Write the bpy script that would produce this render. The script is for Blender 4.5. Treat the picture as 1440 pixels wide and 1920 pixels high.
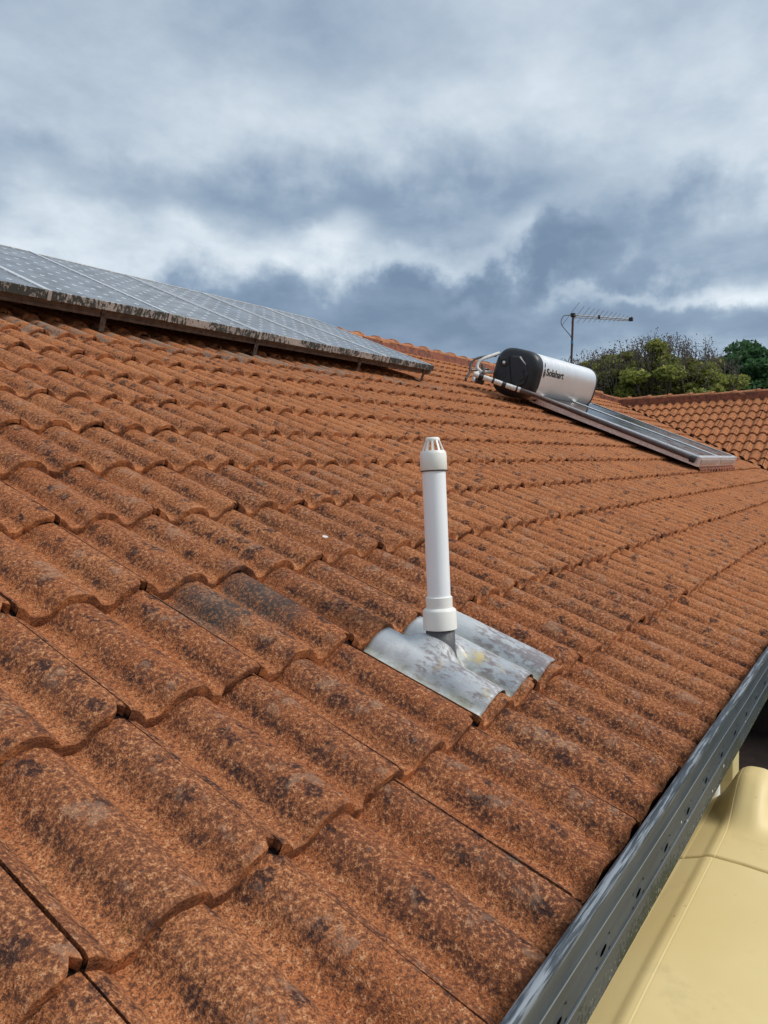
import bpy, bmesh, math, random
import numpy as np
from mathutils import Vector, Matrix, noise

for o in list(bpy.data.objects):
    bpy.data.objects.remove(o)
scene = bpy.context.scene
COL = scene.collection
random.seed(7)
PITCH = math.radians(23.0)
CP, SP = math.cos(PITCH), math.sin(PITCH)

# ------------------------------------------------------------------ camera
cam_d = bpy.data.cameras.new('camera')
cam = bpy.data.objects.new('camera', cam_d)
COL.objects.link(cam)
RW = ((0.5600646182552614, -0.8282993873074348, -0.015740024292111354),
      (-0.05930139718118438, -0.021132228223948002, -0.9980164193151585),
      (0.8263237668559145, 0.5598870903284151, -0.06095472428477827))
CAM = Vector((-0.45735, -0.37123, 0.64703))
m = Matrix.Identity(4)
for i in range(3):
    m[i][0] = RW[0][i]; m[i][1] = -RW[1][i]; m[i][2] = -RW[2][i]; m[i][3] = CAM[i]
cam.matrix_world = m
cam_d.sensor_fit = 'VERTICAL'; cam_d.sensor_height = 24.0
cam_d.lens = 1432 / 1920 * 24.0
cam_d.clip_start = 0.02; cam_d.clip_end = 4000
scene.camera = cam
F = 1432.0
def pix_dir(x, y):
    a, b = (x - 720) / F, (y - 960) / F
    return Vector(tuple(RW[0][i] * a + RW[1][i] * b + RW[2][i] for i in range(3))).normalized()

# ------------------------------------------------------------------ sky, sun, exposure
SUN_AZ = math.radians(150.0)     # compass style: 0 = +y, clockwise
SUN_EL = math.radians(46.0)
scene.view_settings.view_transform = 'Standard'
scene.view_settings.look = 'None'
scene.view_settings.gamma = 1.0
scene.view_settings.exposure = 0.84
world = bpy.data.worlds.new('World'); scene.world = world
world.use_nodes = True
def build_world():
    nt = world.node_tree; N = nt.nodes; L = nt.links; N.clear()
    def node(t, **k):
        n = N.new(t)
        for a, b in k.items(): setattr(n, a, b)
        return n
    def math_(op, a, b=None, c=None, clamp=False):
        n = node('ShaderNodeMath', operation=op, use_clamp=clamp)
        for i, v in enumerate((a, b, c)):
            if v is None: continue
            if isinstance(v, (int, float)): n.inputs[i].default_value = v
            else: L.new(v, n.inputs[i])
        return n.outputs[0]
    out = node('ShaderNodeOutputWorld'); bg = node('ShaderNodeBackground')
    L.new(bg.outputs[0], out.inputs[0])
    tc = node('ShaderNodeTexCoord')
    sky = node('ShaderNodeTexSky', sky_type='NISHITA')
    sky.sun_disc = False; sky.sun_elevation = SUN_EL; sky.sun_rotation = SUN_AZ
    nrm = node('ShaderNodeVectorMath', operation='NORMALIZE'); L.new(tc.outputs['Generated'], nrm.inputs[0])
    sep = node('ShaderNodeSeparateXYZ'); L.new(nrm.outputs[0], sep.inputs[0])
    dx, dy, dz = sep.outputs
    zc = math_('MAXIMUM', dz, 0.0)
    den = math_('ADD', zc, 0.16)
    cu = math_('DIVIDE', dx, den); cv = math_('DIVIDE', dy, den)
    comb = node('ShaderNodeCombineXYZ'); L.new(cu, comb.inputs[0]); L.new(cv, comb.inputs[1])
    def fbm(scale, detail, rough, dist, off, src=None):
        mp = node('ShaderNodeVectorMath', operation='ADD'); L.new(src or comb.outputs[0], mp.inputs[0]); mp.inputs[1].default_value = off
        n = node('ShaderNodeTexNoise'); n.inputs['Scale'].default_value = scale; n.inputs['Detail'].default_value = detail
        n.inputs['Roughness'].default_value = rough; n.inputs['Distortion'].default_value = dist
        L.new(mp.outputs[0], n.inputs['Vector']); return n.outputs['Fac']
    n1 = fbm(1.1, 3, 0.5, 0.0, (3.1, 1.7, 0.4))
    n2 = fbm(3.1, 8, 0.56, 0.0, (7.3, 2.2, 5.4))
    n3 = fbm(4.0, 2, 0.5, 0.0, (0.0, 0.0, 0.0), nrm.outputs[0])
    n4 = fbm(4.0, 2, 0.5, 0.0, (9.2, 4.0, 2.0), nrm.outputs[0])
    # azimuth and elevation, wobbled so that no cloud edge is smooth
    n5 = fbm(9.0, 7, 0.55, 0.0, (2.2, 5.0, 1.0), nrm.outputs[0])
    az = math_('ADD', math_('ARCTAN2', dx, dy), math_('ADD', math_('MULTIPLY', math_('SUBTRACT', n3, 0.5), 0.42), math_('MULTIPLY', math_('SUBTRACT', n5, 0.5), -0.30)))
    el = math_('ADD', math_('ARCSINE', dz), math_('ADD', math_('MULTIPLY', math_('SUBTRACT', n4, 0.5), 0.22), math_('MULTIPLY', math_('SUBTRACT', n5, 0.5), 0.16)))
    # cloud banks of the photographed sky: azimuth, elevation, half widths, lift
    def ae(px, py):
        d = pix_dir(px, py); return math.atan2(d.x, d.y), math.asin(d.z)
    banks = [((120, 430), .20, .045, .26), ((400, 500), .16, .035, .22), ((640, 450), .10, .034, .34), ((800, 505), .10, .020, .24), ((960, 480), .10, .028, .26),
             ((1400, 540), .18, .024, .36), ((1180, 578), .16, .012, .26), ((1300, 110), .36, .12, .12), ((480, 240), .24, .06, .10),
             ((60, 250), .12, .05, .10), ((290, 90), .12, .06, .10), ((1390, 350), .12, .04, .14),
             ((180, 290), .18, .040, -.15), ((480, 360), .20, .035, -.16), ((830, 400), .20, .045, -.23), ((1220, 455), .26, .035, -.25),
             ((780, 570), .36, .035, -.30), ((1060, 540), .14, .024, -.24), ((1000, 640), .9, .045, -.42), ((560, 80), .2, .06, -.10)]
    acc = math_('MULTIPLY', math_('SUBTRACT', n1, 0.5), 0.50)
    acc = math_('ADD', acc, math_('MULTIPLY', math_('SUBTRACT', n2, 0.5), 0.62))
    acc = math_('ADD', acc, math_('MULTIPLY', math_('SUBTRACT', n5, 0.5), 0.30))
    cae = node('ShaderNodeCombineXYZ'); L.new(az, cae.inputs[0]); L.new(el, cae.inputs[1])
    for (px, wa, we, amp) in banks:
        a0, e0 = ae(*px)
        q = node('ShaderNodeVectorMath', operation='MULTIPLY_ADD'); L.new(cae.outputs[0], q.inputs[0])
        q.inputs[1].default_value = (1 / wa, 1 / we, 0); q.inputs[2].default_value = (-a0 / wa, -e0 / we, 0)
        dq = node('ShaderNodeVectorMath', operation='DOT_PRODUCT'); L.new(q.outputs[0], dq.inputs[0]); L.new(q.outputs[0], dq.inputs[1])
        acc = math_('MULTIPLY_ADD', math_('POWER', 0.36788, dq.outputs['Value']), amp, acc)
    val = math_('ADD', acc, 0.60, clamp=True)
    ramp = node('ShaderNodeValToRGB'); L.new(val, ramp.inputs[0])
    cr = ramp.color_ramp
    cr.elements[0].position = 0.10; cr.elements[0].color = (0.120, 0.170, 0.245, 1)
    cr.elements[1].position = 0.95; cr.elements[1].color = (0.58, 0.625, 0.66, 1)
    e = cr.elements.new(0.35); e.color = (0.176, 0.238, 0.318, 1)
    e = cr.elements.new(0.58); e.color = (0.300, 0.362, 0.432, 1)
    e = cr.elements.new(0.76); e.color = (0.430, 0.488, 0.540, 1)
    ssc = node('ShaderNodeVectorMath', operation='SCALE'); L.new(sky.outputs[0], ssc.inputs[0]); ssc.inputs['Scale'].default_value = 0.08
    mix = node('ShaderNodeMix', data_type='RGBA'); mix.inputs['Factor'].default_value = 0.93
    L.new(ssc.outputs[0], mix.inputs['A']); L.new(ramp.outputs[0], mix.inputs['B'])
    L.new(mix.outputs['Result'], bg.inputs['Color']); bg.inputs['Strength'].default_value = 0.86
build_world()
world.cycles.sampling_method = 'MANUAL'; world.cycles.sample_map_resolution = 256
sun_d = bpy.data.lights.new('sun', 'SUN'); sun = bpy.data.objects.new('sun', sun_d); COL.objects.link(sun)
sun_d.energy = 1.5; sun_d.angle = math.radians(18); sun_d.color = (1.0, 0.95, 0.88)
sdir = Vector((math.sin(SUN_AZ) * math.cos(SUN_EL), math.cos(SUN_AZ) * math.cos(SUN_EL), math.sin(SUN_EL)))
sun.rotation_euler = sdir.to_track_quat('Z', 'Y').to_euler()

# ------------------------------------------------------------------ helpers
def tag(o, label=None, cat=None, group=None, kind=None):
    if label: o['label'] = label
    if cat: o['category'] = cat
    if group: o['group'] = group
    if kind: o['kind'] = kind
    return o
def empty(name, loc=(0, 0, 0)):
    o = bpy.data.objects.new(name, None); COL.objects.link(o); o.location = loc
    o.empty_display_size = 0.1
    return o
def link(name, me, mat=None, parent=None, matrix=None):
    o = bpy.data.objects.new(name, me); COL.objects.link(o)
    if mat is not None and len(me.materials) == 0: me.materials.append(mat)
    if parent is not None: set_parent(o, parent, matrix)
    elif matrix is not None: o.matrix_world = matrix
    return o
def world_of(o):
    mm = o.matrix_basis.copy()
    while o.parent is not None:
        o = o.parent; mm = o.matrix_basis @ mm      # parent inverse is always identity here
    return mm
def set_parent(o, parent, matrix=None):
    o.parent = parent
    mw = matrix if matrix is not None else Matrix.Identity(4)
    o.matrix_basis = world_of(parent).inverted() @ mw
def bm_obj(name, bm, mat, parent=None, matrix=None, smooth=False, weld=False):
    if weld: bmesh.ops.remove_doubles(bm, verts=bm.verts, dist=1e-5)
    bmesh.ops.recalc_face_normals(bm, faces=bm.faces)
    me = bpy.data.meshes.new(name); bm.to_mesh(me); bm.free()
    if smooth:
        for p in me.polygons: p.use_smooth = True
        if smooth != True: me.set_sharp_from_angle(angle=math.radians(smooth))
    return link(name, me, mat, parent, matrix)
def box(bm, c, s, rot=None, bev=0.0):
    r = bmesh.ops.create_cube(bm, size=1.0)
    vs = r['verts']
    mm = Matrix.Diagonal((s[0], s[1], s[2], 1))
    bmesh.ops.transform(bm, matrix=mm, verts=vs)
    if bev > 0:
        es = list({e for v in vs for e in v.link_edges})
        rr = bmesh.ops.bevel(bm, geom=es, offset=bev, segments=2, affect='EDGES', profile=0.5)
        vs = list({v for f in rr['faces'] for v in f.verts} | {v for v in vs if v.is_valid})
    M2 = Matrix.Translation(c)
    if rot is not None: M2 = M2 @ rot.to_4x4()
    bmesh.ops.transform(bm, matrix=M2, verts=vs)
    return vs
def frame_for(d):
    d = d.normalized(); a = Vector((0, 0, 1)) if abs(d.z) < 0.9 else Vector((1, 0, 0))
    x = d.cross(a).normalized(); return x, d.cross(x).normalized()
def tube(bm, pts, rad, seg=12, cap=True):
    pts = [Vector(p) for p in pts]
    if isinstance(rad, (int, float)): rad = [rad] * len(pts)
    rings = []; px = None
    for i, p in enumerate(pts):
        d = (pts[min(i + 1, len(pts) - 1)] - pts[max(i - 1, 0)])
        d.normalize()
        if px is None: x, y = frame_for(d)
        else:
            x = (px - d * px.dot(d)); x.normalize(); y = d.cross(x)
        px = x
        rings.append([bm.verts.new(p + (x * math.cos(2 * math.pi * k / seg) + y * math.sin(2 * math.pi * k / seg)) * rad[i]) for k in range(seg)])
    for a, b in zip(rings, rings[1:]):
        for k in range(seg): bm.faces.new((a[k], a[(k + 1) % seg], b[(k + 1) % seg], b[k]))
    if cap: bm.faces.new(rings[0][::-1]); bm.faces.new(rings[-1])
def smooth_path(pts, n=8):
    pts = [Vector(p) for p in pts]; out = []
    P = [pts[0]] + pts + [pts[-1]]
    for i in range(1, len(P) - 2):
        for k in range(n):
            t = k / n; a, b, c, d = P[i - 1], P[i], P[i + 1], P[i + 2]
            out.append(0.5 * ((2 * b) + (c - a) * t + (2 * a - 5 * b + 4 * c - d) * t * t + (3 * b - a - 3 * c + d) * t ** 3))
    out.append(pts[-1]); return out
def extrude_profile(bm, prof, xs, close=False):
    """prof: list of (y,z); swept along x through xs"""
    rows = [[bm.verts.new((x, y, z)) for (y, z) in prof] for x in xs]
    n = len(prof)
    for a, b in zip(rows, rows[1:]):
        for k in range(n if close else n - 1):
            bm.faces.new((a[k], a[(k + 1) % n], b[(k + 1) % n], b[k]))
    if close: bm.faces.new(rows[0]); bm.faces.new(rows[-1][::-1])
    return rows
def lathe(bm, prof, mtx, seg=32, cap=True):
    rings = []
    for (r, z) in prof:
        rings.append([bm.verts.new(mtx @ Vector((r * math.cos(2 * math.pi * k / seg), r * math.sin(2 * math.pi * k / seg), z))) for k in range(seg)])
    for a, b in zip(rings, rings[1:]):
        for k in range(seg): bm.faces.new((a[k], a[(k + 1) % seg], b[(k + 1) % seg], b[k]))
    if cap: bm.faces.new(rings[0][::-1]); bm.faces.new(rings[-1])
def sstep(a, b, x):
    t = min(1, max(0, (x - a) / (b - a))); return t * t * (3 - 2 * t)

# roof frames: local x along the eave, y up the slope, z out of the roof
MAIN = Matrix(((1, 0, 0, 0), (0, CP, -SP, 0), (0, SP, CP, 0), (0, 0, 0, 1)))
VX = 10.4                                  # valley meets the eave here
WY = 4.3                                   # wing ridge starts at this y
WX = VX + WY; WZ = WY * math.tan(PITCH)    # wing ridge line x and height
WING = Matrix(((0, CP, -SP, VX), (-1, 0, 0, 0), (0, SP, CP, 0), (0, 0, 0, 1)))
def RP(x, s, n=0.0): return MAIN @ Vector((x, s, n))
RIDGE_S = 5.53
RIDGE_Y = RIDGE_S * CP; RIDGE_Z = RIDGE_S * SP

# ------------------------------------------------------------------ materials
class Mat:
    def __init__(self, name, rough=0.6, metal=0.0, base=(0.5, 0.5, 0.5)):
        self.m = bpy.data.materials.new(name); self.m.use_nodes = True
        self.nt = self.m.node_tree; self.N = self.nt.nodes; self.L = self.nt.links
        self.b = self.N['Principled BSDF']
        self.b.inputs['Roughness'].default_value = rough; self.b.inputs['Metallic'].default_value = metal
        self.b.inputs['Base Color'].default_value = (*base, 1)
        self._pos = None
    def n(self, t, **k):
        x = self.N.new(t)
        for a, b in k.items(): setattr(x, a, b)
        return x
    def put(self, sock, v):
        if isinstance(v, (int, float)): sock.default_value = v
        elif isinstance(v, tuple): sock.default_value = v if len(v) == 4 or sock.type == 'VECTOR' else (*v, 1)
        else: self.L.new(v, sock)
    def pos(self):
        if self._pos is None: self._pos = self.n('ShaderNodeNewGeometry').outputs['Position']
        return self._pos
    def obj(self): return self.n('ShaderNodeTexCoord').outputs['Object']
    def math(self, op, a, b=None, c=None, clamp=False):
        x = self.n('ShaderNodeMath', operation=op, use_clamp=clamp)
        for i, v in enumerate((a, b, c)):
            if v is not None: self.put(x.inputs[i], v)
        return x.outputs[0]
    def vec(self, op, a, b):
        x = self.n('ShaderNodeVectorMath', operation=op); self.put(x.inputs[0], a); self.put(x.inputs[1], b)
        return x.outputs[0]
    def noise(self, scale, detail=4, rough=0.55, vec=None, dist=0.0, color=False):
        x = self.n('ShaderNodeTexNoise'); x.inputs['Scale'].default_value = scale
        x.inputs['Detail'].default_value = detail; x.inputs['Roughness'].default_value = rough; x.inputs['Distortion'].default_value = dist
        self.L.new(vec if vec is not None else self.pos(), x.inputs['Vector']); return x.outputs['Color' if color else 'Fac']
    def map(self, v, a, b, c=0.0, d=1.0, smooth=True):
        x = self.n('ShaderNodeMapRange', interpolation_type='SMOOTHSTEP' if smooth else 'LINEAR'); self.put(x.inputs['Value'], v)
        for k, q in zip(('From Min', 'From Max', 'To Min', 'To Max'), (a, b, c, d)): self.put(x.inputs[k], q)
        return x.outputs['Result']
    def mix(self, f, a, b, mode='MIX'):
        x = self.n('ShaderNodeMix', data_type='RGBA', blend_type=mode); self.put(x.inputs['Factor'], f)
        self.put(x.inputs['A'], a); self.put(x.inputs['B'], b); return x.outputs['Result']
    def attr(self, name): return self.n('ShaderNodeAttribute', attribute_name=name).outputs['Fac']
    def sep(self, v):
        x = self.n('ShaderNodeSeparateXYZ'); self.L.new(v, x.inputs[0]); return x.outputs
    def color(self, c): self.put(self.b.inputs['Base Color'], c); return self
    def rough(self, v): self.put(self.b.inputs['Roughness'], v); return self
    def bump(self, h, strength=0.5, dist=0.01):
        x = self.n('ShaderNodeBump'); x.inputs['Strength'].default_value = strength; x.inputs['Distance'].default_value = dist
        self.L.new(h, x.inputs['Height']); self.L.new(x.outputs[0], self.b.inputs['Normal']); return self

def plain(name, base, rough=0.6, metal=0.0, var=0.12, scale=20, bump=0.0):
    M = Mat(name, rough, metal, base)
    nz = M.noise(scale, 5)
    lo = tuple(c * (1 - var * 1.6) for c in base); hi = tuple(min(1, c * (1 + var)) for c in base)
    M.color(M.mix(M.map(nz, .3, .7), lo, hi))
    M.rough(M.map(M.noise(scale * 2.3, 3), .3, .7, max(.02, rough - .08), min(1, rough + .1)))
    if bump: M.bump(M.noise(scale * 6, 4), bump, .004)
    return M.m

def tile_material():
    M = Mat('weathered_terracotta_tile', 0.9)
    M.b.inputs['Specular IOR Level'].default_value = 0.15
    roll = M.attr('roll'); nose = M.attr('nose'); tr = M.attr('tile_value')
    oi = M.n('ShaderNodeObjectInfo').outputs['Random']
    tv = M.math('FRACT', M.math('ADD', tr, oi))
    tv2 = M.math('FRACT', M.math('MULTIPLY', tv, 17.37))
    big = M.noise(3.1, 4, .6); med = M.noise(19, 5, .62); fine2 = M.noise(125, 4, .72); fine = M.noise(330, 2, .6)
    wx, wy, wz = M.sep(M.pos())
    # this corner of the roof is the most weathered; the far end has been cleaned by run-off
    wear = M.map(M.math('ADD', M.math('ADD', wx, M.math('MULTIPLY', wy, .45)), M.math('MULTIPLY', M.math('SUBTRACT', big, .5), 2.5)), .6, 3.6, 1.0, .42)
    # wash of clean clay, pinker or yellower tile by tile
    base = M.mix(M.map(big, .36, .64), (.450, .143, .047, 1), (.545, .212, .082, 1))
    base = M.mix(M.map(wear, 1.0, .42, 0, .55), base, (.60, .222, .078, 1))
    base = M.mix(M.math('MULTIPLY', tv, .55), base, (.38, .128, .050, 1))
    # sandy grain: pale and dark flecks
    base = M.mix(M.map(fine2, .54, .64, 0, .75), base, (.68, .37, .195, 1))
    base = M.mix(M.math('MULTIPLY', M.map(fine, .52, .42, 0, .80), wear), base, (.17, .066, .033, 1))
    base = M.mix(M.math('MULTIPLY', M.map(fine2, .48, .38, 0, .85), M.map(wear, .4, 1, .7, 1)), base, (.100, .042, .028, 1))
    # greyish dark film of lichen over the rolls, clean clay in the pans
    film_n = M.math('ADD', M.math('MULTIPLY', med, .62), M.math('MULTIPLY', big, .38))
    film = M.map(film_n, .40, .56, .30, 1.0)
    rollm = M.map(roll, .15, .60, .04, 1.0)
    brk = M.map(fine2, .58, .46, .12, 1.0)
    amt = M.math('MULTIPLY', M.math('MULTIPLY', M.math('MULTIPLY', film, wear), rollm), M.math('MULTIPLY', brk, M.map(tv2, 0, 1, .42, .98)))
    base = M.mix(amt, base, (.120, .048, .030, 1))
    # colonies along the foot of the rolls, and round ones, broken up at the rim
    warp = M.vec('ADD', M.pos(), M.vec('MULTIPLY', M.vec('SUBTRACT', M.noise(30, 4, .65, color=True), (.5, .5, .5)), (.060, .060, .060)))
    vo = M.n('ShaderNodeTexVoronoi'); vo.inputs['Scale'].default_value = 21.0; vo.inputs['Randomness'].default_value = 1.0
    M.L.new(warp, vo.inputs['Vector'])
    vc = M.sep(vo.outputs['Color'])
    rad = M.map(vc[1], 0, 1, .12, .44, False)
    disc = M.map(M.math('SUBTRACT', vo.outputs['Distance'], rad), 0.09, -.09)
    disc = M.math('MULTIPLY', disc, M.map(vc[0], .30, .38))
    disc = M.math('MULTIPLY', disc, M.map(fine2, .62, .44, .38, 1.0))
    disc = M.math('MULTIPLY', disc, M.map(roll, .06, .4, .15, 1.0))
    base = M.mix(M.math('MULTIPLY', disc, .93), base, (.050, .026, .023, 1))
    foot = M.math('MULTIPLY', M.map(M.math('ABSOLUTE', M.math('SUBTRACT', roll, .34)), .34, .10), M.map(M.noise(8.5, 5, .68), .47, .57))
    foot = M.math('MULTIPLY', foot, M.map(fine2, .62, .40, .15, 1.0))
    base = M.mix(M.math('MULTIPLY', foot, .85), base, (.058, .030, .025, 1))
    # grey bloom near the lower edges, moss in some pans
    pale = M.math('MULTIPLY', M.map(med, .56, .64), M.map(roll, .4, .95, 0, .38))
    base = M.mix(pale, base, (.38, .245, .165, 1))
    moss = M.math('MULTIPLY', M.math('MULTIPLY', M.map(big, .60, .68), M.map(med, .45, .6)), M.map(roll, .5, .05, 0, .8))
    base = M.mix(M.math('MULTIPLY', moss, M.map(fine2, .6, .45)), base, (.09, .085, .025, 1))
    # grey crust along the drip line below the solar panels
    px_, py_, pz_ = M.sep(M.pos())
    sl = M.math('ADD', M.math('MULTIPLY', py_, CP), M.math('MULTIPLY', pz_, SP))
    drip = M.math('MULTIPLY', M.math('MULTIPLY', M.map(sl, 3.42, 3.52), M.map(sl, 3.78, 3.70)), M.math('MULTIPLY', M.map(px_, 6.0, 5.8), M.map(M.math('ADD', M.math('MULTIPLY', med, .5), M.math('MULTIPLY', big, .5)), .49, .55)))
    base = M.mix(M.math('MULTIPLY', drip, M.map(fine2, .40, .60, .35, .85)), base, (.27, .235, .19, 1))
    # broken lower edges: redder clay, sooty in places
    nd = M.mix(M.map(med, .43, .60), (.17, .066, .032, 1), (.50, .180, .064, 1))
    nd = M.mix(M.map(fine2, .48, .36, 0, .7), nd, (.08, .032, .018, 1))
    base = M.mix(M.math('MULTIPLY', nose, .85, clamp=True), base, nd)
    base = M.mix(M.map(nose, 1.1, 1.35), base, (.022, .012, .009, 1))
    # a few individual stains: black streak below a leaking joint, bird dropping
    def blot(c, r, edge=.5, nz=.5, nn=None):
        d = M.vec('SUBTRACT', M.pos(), tuple(c)); x, y, z = M.sep(d)
        q = M.math('ADD', M.math('POWER', M.math('DIVIDE', x, r[0]), 2.0), M.math('POWER', M.math('DIVIDE', y, r[1]), 2.0))
        q = M.math('ADD', q, M.math('MULTIPLY', M.math('SUBTRACT', nn or med, .5), nz * 2))
        return M.map(q, 1.0 + edge, 1.0 - edge)
    for c, r in ((RP(.705, .955), (.060, .085)), (RP(.868, .950), (.055, .105)), (RP(.632, .945), (.030, .075))):
        f = M.math('MULTIPLY', blot(c, r, .95, 1.7), M.map(fine2, .62, .42, .40, .92))
        base = M.mix(f, base, (.070, .064, .060, 1))
    base = M.mix(blot(RP(1.325, 1.140), (.009, .008), .2, .6, fine2), base, (.78, .77, .72, 1))
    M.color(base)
    h = M.math('ADD', M.math('MULTIPLY', fine, .35), M.math('ADD', fine2, M.math('MULTIPLY', med, 1.3)))
    M.bump(h, .9, .0055)
    return M.m

MT = {}
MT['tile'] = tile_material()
def ridge_tile_material():
    M = Mat('weathered_ridge_tile', .9); M.b.inputs['Specular IOR Level'].default_value = .2
    a = M.mix(M.map(M.noise(3, 5), .35, .65), (.40, .145, .062, 1), (.50, .21, .095, 1))
    a = M.mix(M.map(M.noise(26, 6, .65), .47, .62, 0, .8), a, (.15, .075, .05, 1))
    a = M.mix(M.map(M.noise(160, 4, .6), .52, .7, 0, .6), a, (.60, .34, .2, 1))
    M.color(a); M.bump(M.noise(120, 5), .6, .006); return M.m
MT['ridge'] = ridge_tile_material()
def mortar_material():
    M = Mat('red_pointing_mortar', .95)
    a = M.mix(M.map(M.noise(14, 6, .6), .4, .62), (.27, .085, .045, 1), (.13, .052, .034, 1))
    M.color(a); M.bump(M.noise(60, 5), .7, .01); return M.m
MT['mortar'] = mortar_material()
MT['slot_backing'] = plain('black_slot_backing', (.016, .012, .010), .95)  # black stands in for the shade inside the trough
MT['sarking'] = plain('dark_sarking', (.035, .022, .018), .9)
MT['white_pvc'] = plain('white_pvc', (.93, .94, .95), .38, 0, .015, 8)
MT['ivory_pvc'] = plain('ivory_pvc', (.88, .86, .80), .42, 0, .03, 14)
MT['alu'] = plain('aluminium', (.60, .60, .61), .36, .9, .10, 30)
MT['steel_dark'] = plain('dull_mounting_steel', (.16, .13, .115), .5, .7, .2, 30)
MT['black_plastic'] = plain('black_moulded_plastic', (.014, .015, .018), .42, 0, .15, 18)
MT['rubber'] = plain('black_rubber', (.02, .02, .022), .55, 0, .15, 18)
MT['white_lag'] = plain('white_pipe_lagging', (.68, .67, .64), .7, 0, .12, 40)
MT['brown_lag'] = plain('brown_pipe_lagging', (.085, .058, .055), .55, 0, .2, 30)
MT['mast'] = plain('rusty_brown_mast', (.10, .055, .05), .6, .3, .25, 60)
MT['ant_alu'] = plain('antenna_aluminium', (.42, .43, .42), .5, .3, .12, 40)
MT['blue_tape'] = plain('blue_tape', (.05, .22, .42), .5)
MT['beige_paint'] = plain('beige_painted_metal', (.60, .49, .245), .5, 0, .05, 10)
MT['wall'] = plain('cream_rendered_wall', (.46, .38, .25), .85, 0, .1, 6, .3)
MT['soffit'] = plain('painted_soffit', (.50, .44, .32), .8, 0, .06, 5)
MT['dark_timber'] = plain('shade_dark_timber', (.020, .009, .006), .75, 0, .3, 9)  # near-black colour carries the shade of the porch recess
MT['letter'] = plain('black_print', (.012, .012, .013), .5)
MT['bolt'] = plain('bright_bolt', (.70, .70, .68), .25, 1.0, .05, 30)

def lead_material():
    M = Mat('weathered_lead', .55, .12)
    n = M.noise(7, 5, .6); mpl = M.n('ShaderNodeMapping'); M.L.new(M.pos(), mpl.inputs[0]); mpl.inputs['Scale'].default_value = (1, .30, .5); f = M.noise(110, 5, .72, mpl.outputs[0])
    a = M.mix(M.map(n, .3, .7), (.36, .39, .415, 1), (.56, .575, .58, 1))
    a = M.mix(M.map(M.noise(20, 5, .6), .52, .66, 0, .55), a, (.66, .66, .63, 1))
    x, y, z = M.sep(M.pos())
    low = M.map(x, 1.22, 1.05, 0, 1)
    dn = M.math('ADD', M.math('MULTIPLY', f, .62), M.math('MULTIPLY', M.noise(11, 4), .38))
    downhill = M.map(y, .62, .44)
    stain = M.math('MULTIPLY', M.map(dn, .47, .57), M.map(downhill, .1, .7))
    a = M.mix(M.math('MULTIPLY', stain, .75), a, (.17, .125, .125, 1))
    ys = M.math('MULTIPLY', M.map(M.noise(16, 5, .6), .52, .62), M.map(M.attr('yellow'), .1, .8))
    a = M.mix(M.math('MULTIPLY', ys, .95), a, (.62, .50, .24, 1))
    a = M.mix(M.math('MULTIPLY', M.attr('pan'), M.map(M.noise(24, 4, .6), .35, .6, .2, .75)), a, (.26, .27, .20, 1))
    a = M.mix(M.attr('collar_dark'), a, (.07, .068, .072, 1))  # dark tone of the collar and the sheet close around it
    M.color(a); M.put(M.b.inputs['Metallic'], M.map(stain, 0, 1, .15, .0))
    M.rough(M.map(f, .3, .7, .42, .68)); M.bump(M.math('ADD', f, M.math('MULTIPLY', n, 3)), .35, .004); return M.m
MT['lead'] = lead_material()

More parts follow.
